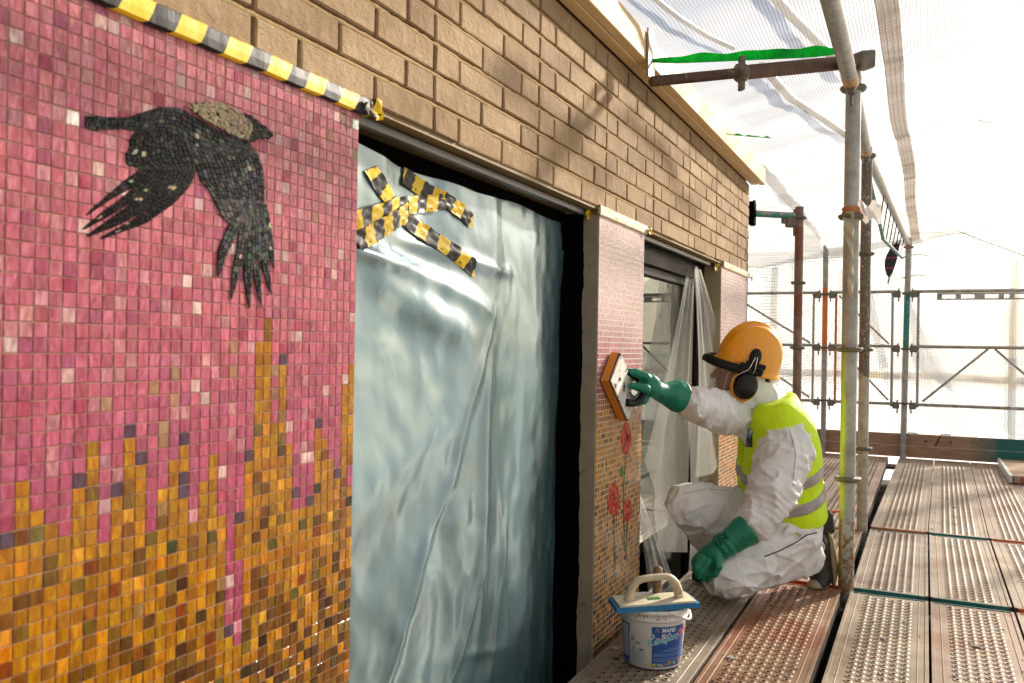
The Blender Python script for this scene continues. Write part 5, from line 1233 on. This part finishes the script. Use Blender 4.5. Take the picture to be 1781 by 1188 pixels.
m_ = MB(); m_.lathe([(.0001, .018), (.020, .017), (.0255, .008), (.026, -.006), (.024, -.012)], lugc, hl, 24, sy=1.55, u=hf2); obj('arm_holder', m_, M_blk, mf)
m_ = MB(); m_.rbox(-.05, .04, -.008, .008, -.012, .010, .005, fr=(K_(.005, .134, .026), hf2, hl2, hu2)); obj('slot_mount', m_, M_blk, mf)
wm = mat('steel_wire', (.75, .75, .72), rough=.25, metal=1.)
for dx in (-.014, .016):
    m_ = MB(); m_.tube([lugc+hf*dx*.3+hl*.022, lugc*.5+ec*.5+hf*dx*.9+hl*.045+hu*.01, ec+hf*dx*2.0+hl*.035+hu*.050, ec+hf*dx*3.4+hl*.02+hu*.03], .0022, 6); obj('wire_arm', m_, wm, mf)
m_ = MB(); m_.tube([H_(-.085, .09, -.02), H_(-.10, .06, -.03), H_(-.098, .02, -.03)], .012, 8); obj('nape_strap', m_, M_blk, hm)

# left glove (near hand, resting by the knee)
LH = Z_(1232, 972, 3.66)
def lgl(P):
    d = cap_(P, Z_(1300, 921, 3.655), Z_(1262, 947, 3.65), .069, .050); d = smin(d, cap_(P, Z_(1262, 947, 3.65), Z_(1242, 962, 3.65), .049, .043), .02)
    d = smax(d, ((P-Z_(1304, 919, 3.65))@((Z_(1304, 919, 3.65)-Z_(1242, 962, 3.65))/np.linalg.norm(Z_(1304, 919, 3.65)-Z_(1242, 962, 3.65)))), .004)
    d = smin(d, ell_(P, LH, (RV, UV, F0), (.052, .046, .036)), .02)
    for k, (x0, y0, x1, y1, x2, y2, z) in enumerate(((1222, 972, 1213, 988, 1214, 1002, 3.60), (1231, 978, 1222, 994, 1221, 1006, 3.625), (1240, 982, 1231, 997, 1230, 1008, 3.65), (1222, 962, 1210, 976, 1209, 990, 3.70))):
        q = smin(cap_(P, Z_(x0, y0, z), Z_(x1, y1, z), .018, .0165), cap_(P, Z_(x1, y1, z), Z_(x2, y2, z+.01), .0165, .013), .005); d = smin(d, q, .007)
    q = smin(cap_(P, Z_(1248, 966, 3.62), Z_(1250, 985, 3.60), .019, .016), cap_(P, Z_(1250, 985, 3.60), Z_(1243, 1000, 3.60), .016, .013), .006); d = smin(d, q, .01)
    return d-.003*(1-np.abs(vnoise(P, 16, 41)))**4-folds(P, Z_(1275, 938, 3.65), Z_(1245, 960, 3.65), 3, .002, 44)
sdf_obj('glove', lgl, LH-.25, LH+.3, .0048, M_glove, wk, label='green glove resting by the knee')
# right glove (far hand, on the float)
RHd = Z_(1128, 668, 3.40)
def rgl(P):
    e0, e1, e2 = Z_(1182, 689, 3.50), Z_(1150, 682, 3.46), Z_(1134, 674, 3.42); ax_ = (e0-e2)/np.linalg.norm(e0-e2)
    d = cap_(P, e0+ax_*.03, e1, .078, .038); d = smax(d, (P-e0)@ax_, .004); d = smin(d, cap_(P, e1, e2, .036, .036), .012)
    d = smin(d, ell_(P, RHd, (RV, UV, F0), (.045, .040, .032)), .015)
    for (x0, y0, x1, y1, x2, y2, z, r) in ((1124, 656, 1106, 648, 1088, 645, 3.375, .0145), (1122, 662, 1104, 655, 1094, 660, 3.43, .0145), (1124, 672, 1112, 690, 1102, 697, 3.435, .0145), (1128, 678, 1120, 696, 1108, 702, 3.41, .0135), (1124, 676, 1110, 673, 1099, 671, 3.345, .0160)):
        q = smin(cap_(P, Z_(x0, y0, z), Z_(x1, y1, z), r*1.1, r), cap_(P, Z_(x1, y1, z), Z_(x2, y2, z), r, r*.85), .005); d = smin(d, q, .007)
    return d-.003*(1-np.abs(vnoise(P, 18, 51)))**4
sdf_obj('glove', rgl, RHd-.13, RHd+.28, .0045, M_glove, wk, label='green glove gripping the float handle')
for p, q in (((1262, 940), (1268, 952)), ((1268, 937), (1275, 949)), ((1256, 944), (1262, 956))):
    pass
# glove print strokes
gp = MB()
for (x0, y0, x1, y1) in ((1258, 926, 1265, 939), (1252, 931, 1262, 928), (1255, 937, 1263, 934), (1262, 942, 1267, 940), (1248, 936, 1256, 949), (1244, 941, 1248, 951)):
    gp.tube([Z_(x0, y0, 3.603), Z_(x1, y1, 3.603)], .0022, 5)
obj('glove_print', gp, M_blk, wk)
# boots
def boot(P):
    c = Z_(1424, 975, 4.05); dn = np.array([0, 0, -1.]); bk = RV.copy(); bk[2] = 0; bk /= np.linalg.norm(bk)
    d = cap_(P, Z_(1414, 945, 4.06), Z_(1428, 1000, 4.05), .062, .050); d = smin(d, cap_(P, Z_(1428, 1000, 4.05), Z_(1425, 1018, 4.02), .046, .042), .02); d = smin(d, cap_(P, Z_(1414, 945, 4.06), Z_(1395, 962, 4.03), .06, .06), .03)
    return smax(d, -(P[:, 2]-.008), .004)
bt = sdf_obj('boot', boot, Z_(1424, 975, 4.05)-.22, Z_(1424, 975, 4.05)+.22, .0065, mat('boot_black', (.018, .016, .014), (.035, .03, .025), .55, scale=40, bs=.5, bscale=70), wk)
def sole(P):
    a, b, c = Z_(1436, 938, 4.07), Z_(1446, 985, 4.06), Z_(1440, 1014, 4.04)
    d = smin(cap_(P, a, b, .036, .036), cap_(P, b, c, .036, .036), .01); fwd = ((P-a)@RV); d = smax(d, -(fwd-.008-.30*np.clip((a[2]-P[:, 2]), 0, .2)*.2), .004)
    t = cap_(P, Z_(1428, 1020, 4.02), Z_(1414, 1020, 4.00), .036, .030); d = smin(d, t, .012); return smax(d, -(P[:, 2]-.004), .004)
sdf_obj('boot_sole', sole, Z_(1424, 975, 4.05)-.22, Z_(1424, 975, 4.05)+.22, .006, mat('sole_tan', (.34, .26, .15), (.42, .33, .20), .7, scale=20, bs=.3), bt)
bc = Z_(1423, 952, 3.975); m_ = MB(); m_.lathe([(.0001, .003), (.028, .003), (.032, 0), (.032, -.003)], bc, -F0, 24); obj('ankle_badge', m_, mat('badge_grey', (.5, .48, .45), rough=.5), bt)
m_ = MB(); m_.lathe([(.0001, .0045), (.022, .0045), (.023, .003)], bc, -F0, 24); obj('badge_centre', m_, mat('badge_red', (.45, .02, .02), rough=.5), bt)
# far boot under the raised knee
m_ = MB()
def boot2(P): return smax(smin(cap_(P, RAn+(0, 0, -.03), RAn+bf*.14-(0, 0, RAn[2]-.05), .058, .045), cap_(P, RAn, RAn-(0, 0, .03), .06, .055), .02), -(P[:, 2]-.004), .004)
sdf_obj('boot', boot2, RAn-.22, RAn+.22, .008, M_blk, wk)

# seam line of elastic on the kneeling leg
def on_surface(f, px_, py_, z0=3.3, z1=4.2):
    zz = np.linspace(z0, z1, 500); P = np.array([atd(px_, py_, z) for z in zz]); v = f(P); k = np.argmax(v < 0); return P[max(0, k-1)] if (v < 0).any() else None
def seam(pxs, m, name, r_=.0022, n=30):
    pts = []
    for (x0, y0), (x1, y1) in zip(pxs[:-1], pxs[1:]):
        for t in np.linspace(0, 1, n)[:-1]:
            p = on_surface(suit, x0+(x1-x0)*t, y0+(y1-y0)*t, 3.4, 4.15)
            if p is not None: pts.append(p)
    if len(pts) < 6: return
    pts = np.array(pts)
    for _ in range(2): pts[1:-1] = (pts[:-2]+2*pts[1:-1]+pts[2:])/4
    mb = MB(); mb.tube(list(pts), r_, 6); obj(name, mb, m, cover)
M_seam = mat('seam_grey', (.45, .43, .40), rough=.8); M_seamd = mat('seam_dark', (.07, .06, .05), rough=.9)
seam([(1330, 968), (1356, 958), (1384, 944), (1404, 930), (1422, 926)], M_seamd, 'gathered_seam', .0028, 14)
seam([(1372, 742), (1384, 790), (1378, 850)], M_seam, 'sleeve_seam', .0018, 16)
seam([(1190, 858), (1230, 850), (1275, 855)], M_seam, 'leg_seam', .0018, 16)
# chest badge
M_lab = mat('badge_dark', (.01, .018, .03), rough=.5); M_white = mat('print_white', (.8, .8, .78), rough=.5); M_lred = mat('print_red', (.55, .08, .08), rough=.5); M_lblue = mat('badge_blue', (.10, .30, .45), rough=.5)
vf = lambda P: np.minimum(vreg(P, .026), 9.)
def decal(name, pxs, m, lift, parent):
    pts = [on_surface(vf, *p) for p in pxs]
    if any(p is None for p in pts): return
    mb = MB(); mb.add([p-F0*lift for p in pts]+[p+F0*.002 for p in pts], [tuple(range(len(pts)))[::-1]]+[(i, (i+1) % len(pts), (i+1) % len(pts)+len(pts), i+len(pts)) for i in range(len(pts))], 0); return obj(name, mb, m, parent)
decal('chest_badge', [(1296, 777), (1308, 778), (1308, 757), (1300, 755)], M_lab, .004, vest)
decal('badge_emblem', [(1300, 765), (1304, 762), (1307, 757), (1309, 751), (1306, 746), (1302, 745), (1300, 750), (1301, 757)], M_lblue, .006, vest)
decal('emblem_figure', [(1302, 757), (1304, 754), (1307, 752), (1307, 748), (1304, 747), (1303, 750)], M_white, .008, vest)

def text_mesh(s_, size, bold=0., shear=0.):
    c = bpy.data.curves.new('t', 'FONT'); c.body = s_; c.size = size; c.offset = bold; c.shear = shear; c.resolution_u = 3
    o = bpy.data.objects.new('t', c); COL.objects.link(o); dg = bpy.context.evaluated_depsgraph_get(); me = bpy.data.meshes.new_from_object(o.evaluated_get(dg))
    V = np.array([v.co[:] for v in me.vertices]); F = [tuple(p.vertices) for p in me.polygons]; bpy.data.objects.remove(o); bpy.data.curves.remove(c); bpy.data.meshes.remove(me); return V, F
pA = on_surface(vf, 1298, 775)
if pA is not None:
    V, F = text_mesh('IA', .030, .0012); mb = MB(); mb.add([pA-F0*.009+RV*(v[0]*.85)+UV*v[1] for v in V], F); obj('badge_letters', mb, M_white, vest)
    V, F = text_mesh('LEAGUES'[:0]+'I I I I', .008, .0004); mb = MB(); mb.add([pA-F0*.009+RV*(v[0]*.9)+UV*(v[1]-.009) for v in V], F); obj('badge_smallprint', mb, M_white, vest)

# ================================================================== sponge float in the hand
T, Lc, Bc = atx(1074, 613, .032), atx(1056, 662, .032), atx(1087, 733, .032); e1 = Lc-T; e2 = Bc-Lc; nx = np.array([1., 0, 0])
sf = thing('sponge_float', tuple(Lc), 'sponge float with orange pad and black handle pressed on the poppy pillar', 'float')
def quadbox(x0, x1, sc_=1.):
    cen = T+(e1+e2)/2; cs = [T, Lc, Bc, T+e2]; cs = [cen+(c-cen)*sc_ for c in cs]; v = [np.array([x0, c[1], c[2]]) for c in cs]+[np.array([x1, c[1], c[2]]) for c in cs]
    mb = MB(); mb.add(v, [(0, 1, 2, 3), (7, 6, 5, 4), (0, 4, 5, 1), (1, 5, 6, 2), (2, 6, 7, 3), (3, 7, 4, 0)]); return mb
obj('sponge', quadbox(.006, .036), mat('orange_sponge', (.72, .24, .02), (.80, .32, .04), .9, scale=60, bs=.8, bscale=320, bdist=.004), sf)
obj('backing_sheet', quadbox(.0365, .040, .985), M_blk, sf)
obj('plate', quadbox(.0405, .046, .97), mat('plate_white', (.62, .58, .5), (.75, .72, .66), .5, scale=18, c3=(.08, .06, .05), s3=20, t3=(.58, .62)), sf)
hpts = [Z_(1079, 652, 3.335), Z_(1090, 648, 3.375), Z_(1104, 652, 3.40), Z_(1115, 664, 3.405), Z_(1120, 682, 3.40), Z_(1113, 696, 3.38), Z_(1100, 702, 3.36), Z_(1089, 700, 3.335)]
HP = []
for i in range(len(hpts)-1):
    for t in np.linspace(0, 1, 5)[:-1]: HP.append(hpts[i]*(1-t)+hpts[i+1]*t)
HP.append(hpts[-1]); HP = np.array(HP)
for _ in range(3): HP[1:-1] = (HP[:-2]+2*HP[1:-1]+HP[2:])/4
m_ = MB(); m_.tube(list(HP), .0155, 12); obj('handle', m_, M_blk, sf)
sm = MB()
for k in range(9):
    c = (T+(e1+e2)/2)+e2*random.uniform(-.3, .3)+e1*random.uniform(-.25, .25); sm.add([(.0475, c[1]+random.uniform(-.02, .02), c[2]+random.uniform(-.02, .02)) for _ in range(3)], [(0, 1, 2)])
obj('grout_smears', sm, M_blk, sf, kind='stuff')

# ================================================================== bucket
BC = np.array([.236, 2.962, 0.0048]); rb, rt, hh = .098, .117, .205
bk = thing('bucket', tuple(BC), 'white plastic bucket of grout with a blue label standing on the plank', 'bucket')
rad = lambda z: rb+(rt-rb)*z/hh
m_ = MB(); m_.lathe([(.0001, .0), (rb-.006, 0), (rb, .004), (rad(.16), .16), (rad(.165)+.001, .165), (rad(.17)+.006, .168), (rad(.17)+.008, .172), (rt+.002, .176), (rt+.002, .190), (rt+.007, .192), (rt+.008, .200), (rt+.004, .205), (rt-.003, .205), (rt-.004, .198), (rt-.010, .15), (.0001, .13)], BC, n=56)
M_pail = mat('pail_white', (.74, .70, .66), (.80, .77, .74), .4, scale=12, c3=(.45, .38, .30), s3=14, t3=(.66, .72)); obj('pail', m_, M_pail, bk)
m_ = MB(); m_.lathe([(.0001, .168), (.1, .170), (.106, .172)], BC, n=32); obj('grout_fill', m_, mat('grout_mix', (.06, .05, .045), (.12, .1, .08), .6, bs=.6), bk)
vdir = math.atan2(CAM[1]-BC[1], CAM[0]-BC[0])-.14    # angle facing the viewer
def cyl(u, z, lift):   # u metres along the surface to the right as seen by the viewer
    r = rad(z)+lift; a = vdir+u/r; return BC+np.array([math.cos(a)*r, math.sin(a)*r, z])
def panel(u0, u1, z0, z1, lift, m, name, parent, nu=24):
    mb = MB(); mb.grid(np.array([[cyl(u, z, lift) for z in np.linspace(z0, z1, 6)] for u in np.linspace(u0, u1, nu)])); return obj(name, mb, m, parent)
M_lb = mat('label_blue', (.015, .085, .33), (.02, .10, .36), .4, scale=9); M_lgrey = mat('label_grey', (.50, .50, .50), rough=.5)
lab = panel(.012, .150, .012, .152, .0008, M_lb, 'label', bk)
panel(-.155, -.075, .010, .150, .0008, M_lb, 'side_label', bk); panel(-.152, -.079, .03, .145, .0014, M_lgrey, 'side_label_text', bk)
panel(-.063, -.008, .012, .064, .0008, M_lgrey, 'fine_print_box', bk)
def ptext(s_, u, z, size, m, name, bold=0., shear=0., lift=.0016, rot=0., parent=None):
    V, F = text_mesh(s_, size, bold, shear); mb = MB(); co, si = math.cos(rot), math.sin(rot); mb.add([cyl(u+v[0]*co-v[1]*si, z+v[0]*si+v[1]*co, lift) for v in V], F); return obj(name, mb, m, parent or bk)
ptext('MAPEI', .046, .1335, .019, M_white, 'brand_letters', .0006, .25, parent=lab)
m_ = MB()
for k in range(3):
    a = math.pi/2+k*2*math.pi/3; b = a+2*math.pi/3
    for q in (.25, .75): m_.tube([cyl(.031+.0085*math.cos(a), .1395+.0085*math.sin(a), .002), cyl(.031+.0085*math.cos(b), .1395+.0085*math.sin(b), .002)], .0014, 5)
obj('brand_emblem', m_, M_white, lab)
M_tealt = mat('print_teal', (.12, .55, .55), rough=.5)
ptext('Kerapoxy', -.010+.008, .0835, .031, M_white, 'product_letters', .0012, .2, .0014, .24, parent=lab); ptext('Kerapoxy', -.010+.008, .0835, .031, M_tealt, 'product_letters', .0004, .2, .0020, .24, parent=lab)
ptext('Design', .1125, .113, .028, M_white, 'product_letters', .0012, .2, .0014, .24, parent=lab); ptext('Design', .1125, .113, .028, mat('print_red2', (.7, .04, .04), rough=.5), 'product_letters', .0004, .2, .0020, .24, parent=lab)
for i, (u, z) in enumerate(((.014, .118), (.034, .106), (.054, .120), (.074, .121))):
    m_ = MB(); m_.grid(np.array([[cyl(u+.0088*r*math.cos(a), z+.0088*r*math.sin(a), .0017) for a in np.linspace(0, 2*math.pi, 20)] for r in (.0, .5, 1)])[:, ::-1]); o = obj('round_stamp', m_, mat('stamp', (.55, .62, .68), rough=.5), lab)
    m_ = MB(); m_.grid(np.array([[cyl(u+.0058*r*math.cos(a), z+.0058*r*math.sin(a), .0021) for a in np.linspace(0, 2*math.pi, 14)] for r in (.0, 1)])[:, ::-1]); obj('stamp_centre', m_, mat('stampc', ((.25, .35, .5), (.25, .35, .5), (.6, .4, .3), (.15, .25, .4))[i], rough=.5), o)
m_ = MB()
for k in range(15):
    z = .078-k*.0042+(0 if k < 4 else -.0)
    if k in (4, 8, 12): continue
    u0 = .018+(max(0, 4-k)*.018); m_.grid(np.array([[cyl(u, zz, .0016) for zz in (z, z+.0012)] for u in np.linspace(u0, .142-random.uniform(0, .02), 16)]))
obj('fine_text', m_, mat('text_pale', (.25, .38, .62), rough=.5), lab, kind='stuff')
m_ = MB()
for k in range(11): m_.grid(np.array([[cyl(u, zz, .0013) for zz in (.016+k*.0041, .0168+k*.0041)] for u in np.linspace(-.060, -.011-random.uniform(0, .02), 8)]))
for k in range(26): m_.grid(np.array([[cyl(u, zz, .0018) for zz in (.034+k*.0041, .0346+k*.0041)] for u in np.linspace(-.150, -.081-random.uniform(0, .006), 8)]))
obj('fine_text', m_, mat('text_dark', (.25, .26, .28), rough=.5), bk, kind='stuff')
ptext('A+', -.045, .083, .015, mat('print_green', (.05, .35, .06), rough=.5), 'mark_letters', .0006); ptext('CE', -.060, .067, .010, M_blk, 'mark_letters', .0); ptext('2-468', -.034, .0655, .007, M_blk, 'mark_letters', .0003)
m_ = MB(); m_.tube([cyl(-.058+.005*math.cos(a), .101+.005*math.sin(a), .0015) for a in np.linspace(0, 6.28, 14)], .0009, 4); obj('ring_mark', m_, M_blk, bk)
cc = [(.6, .05, .04), (.75, .5, .03), (.05, .35, .12), (.04, .2, .5), (.7, .25, .05), (.75, .7, .6)]
mm = [mat('blob%d' % i, c, rough=.5) for i, c in enumerate(cc)]; m_ = MB()
for k in range(40):
    u = random.uniform(.014, .148); z = .016+max(0, (u-.04))*.22*random.random()+random.uniform(0, .006); r = random.uniform(.003, .0065); rg = [cyl(u+r*math.cos(a), z+r*.7*math.sin(a), .0015+k*.00004) for a in np.linspace(0, 2*math.pi, 9)[:-1]]
    m_.add(rg, [tuple(range(8))], k % 6)
obj('colour_dabs', m_, mm, lab, kind='stuff')
m_ = MB(); m_.tube([BC+np.array([math.cos(vdir+.95+t)*(rt+.008+.004*math.sin(t*2)), math.sin(vdir+.95+t)*(rt+.008+.004*math.sin(t*2)), .185-.022*math.sin(t/1.2*math.pi)]) for t in np.linspace(-.35, 1.0, 20)], .0042, 8); obj('bail_handle', m_, M_pail, bk)
dr = MB()
for k in range(26):
    u = random.uniform(-.15, .16); z0 = random.choice([.150, .196, .186]); h_ = random.uniform(.004, .03)*(1 if random.random() < .3 else .4); w_ = random.uniform(.0015, .0035)
    lf = .0015 if z0 < .16 else .012
    ringp = [cyl(u+w_*math.cos(a), z0-h_/2+h_/2*math.sin(a), lf) for a in np.linspace(0, 2*math.pi, 9)[:-1]]; dr.add(ringp+[cyl(u, z0-h_*.6, lf+.0025)], [(j, (j+1) % 8, 8) for j in range(8)], 0, True)
obj('grout_drip', dr, mat('drip', (.34, .30, .25), rough=.8), bk, kind='stuff')
# blue rubber float on top
c4 = [atz(1073, 1060, .222), atz(1218, 1050, .232), atz(1196, 1032, .236), atz(1058, 1040, .226)]
gf = thing('rubber_float', tuple(np.mean(c4, 0)), 'grouting float with cream handle and blue rubber pad lying across the bucket', 'float')
ctr = np.mean(c4, 0)
def ql(z0, z1, k, m, name):
    v = [ctr+(c-ctr)*k+(0, 0, z0) for c in c4]+[ctr+(c-ctr)*k+(0, 0, z1) for c in c4]; mb = MB(); mb.add(v, [(3, 2, 1, 0), (4, 5, 6, 7), (0, 1, 5, 4), (1, 2, 6, 5), (2, 3, 7, 6), (3, 0, 4, 7)]); return obj(name, mb, m, gf)
ql(-.014, .002, 1, mat('rubber_blue', (.01, .16, .38), (.02, .22, .45), .5, scale=30, bs=.3), 'rubber_pad')
ql(.0025, .009, .92, mat('plate_cream', (.62, .54, .38), (.72, .66, .5), .5, scale=20, bs=.5, bscale=60, c3=(.2, .32, .06), s3=11, t3=(.70, .74)), 'plate')
ex = (c4[1]-c4[0]); ex /= np.linalg.norm(ex); ez = np.array([0, 0, 1.]); ey = np.cross(ez, ex)
prof = [(-.090, .006), (-.080, .050), (-.062, .072), (-.035, .080), (.04, .083), (.062, .076), (.082, .052), (.094, .008)]
HPf = []
for i in range(len(prof)-1):
    for t in np.linspace(0, 1, 5)[:-1]: HPf.append(np.array(prof[i])*(1-t)+np.array(prof[i+1])*t)
HPf.append(np.array(prof[-1])); HPf = np.array(HPf)
for _ in range(2): HPf[1:-1] = (HPf[:-2]+2*HPf[1:-1]+HPf[2:])/4
rows = []
for i, (a, h) in enumerate(HPf):
    t = HPf[min(i+1, len(HPf)-1)]-HPf[max(i-1, 0)]; t /= np.linalg.norm(t); nrm = np.array([-t[1], t[0]]); wd = .016; thk = .011+.006*(abs(a)/.09)**3; row = []
    for k in range(13):
        an = 2*math.pi*k/12; row.append(ctr+ex*(a+nrm[0]*thk*math.sin(an))+ez*(h+nrm[1]*thk*math.sin(an))+ey*wd*math.cos(an))
    rows.append(row)
m_ = MB(); m_.grid(np.array(rows)); obj('handle', m_, mat('handle_cream', (.58, .47, .31), (.66, .55, .38), .5, scale=15, bs=.3, bscale=50), gf)
m_ = MB(); c = ctr+ex*.084+ez*.034-ey*.0165; m_.lathe([(.009, 0), (.0125, -.0005), (.0125, -.002), (.009, -.003)], c, ey, 20); obj('plug', m_, mat('plug', (.45, .36, .22), rough=.5), gf)
m_ = MB(); m_.box(-.02, .022, -.012, .012, .0095, .0115, fr=(ctr, ex, ey, ez)); obj('green_patch', m_, mat('green_paint', (.06, .22, .03), (.1, .3, .05), .5), gf)
m_ = MB(); q0 = Z_(1140, 1062, 3.05); q1 = Z_(1145, 985, 3.05); m_.tube([q0, q0*.6+q1*.4, q0*.25+q1*.75, q1*.95+q0*.05, q1], [.016, .015, .0175, .016, .007], 14)
single('brush_handle', m_, mat('brush_wood', (.16, .08, .035), (.24, .14, .07), .5, scale=20, bs=.3), 'worn brown wooden handle sticking up from the bucket', 'brush')
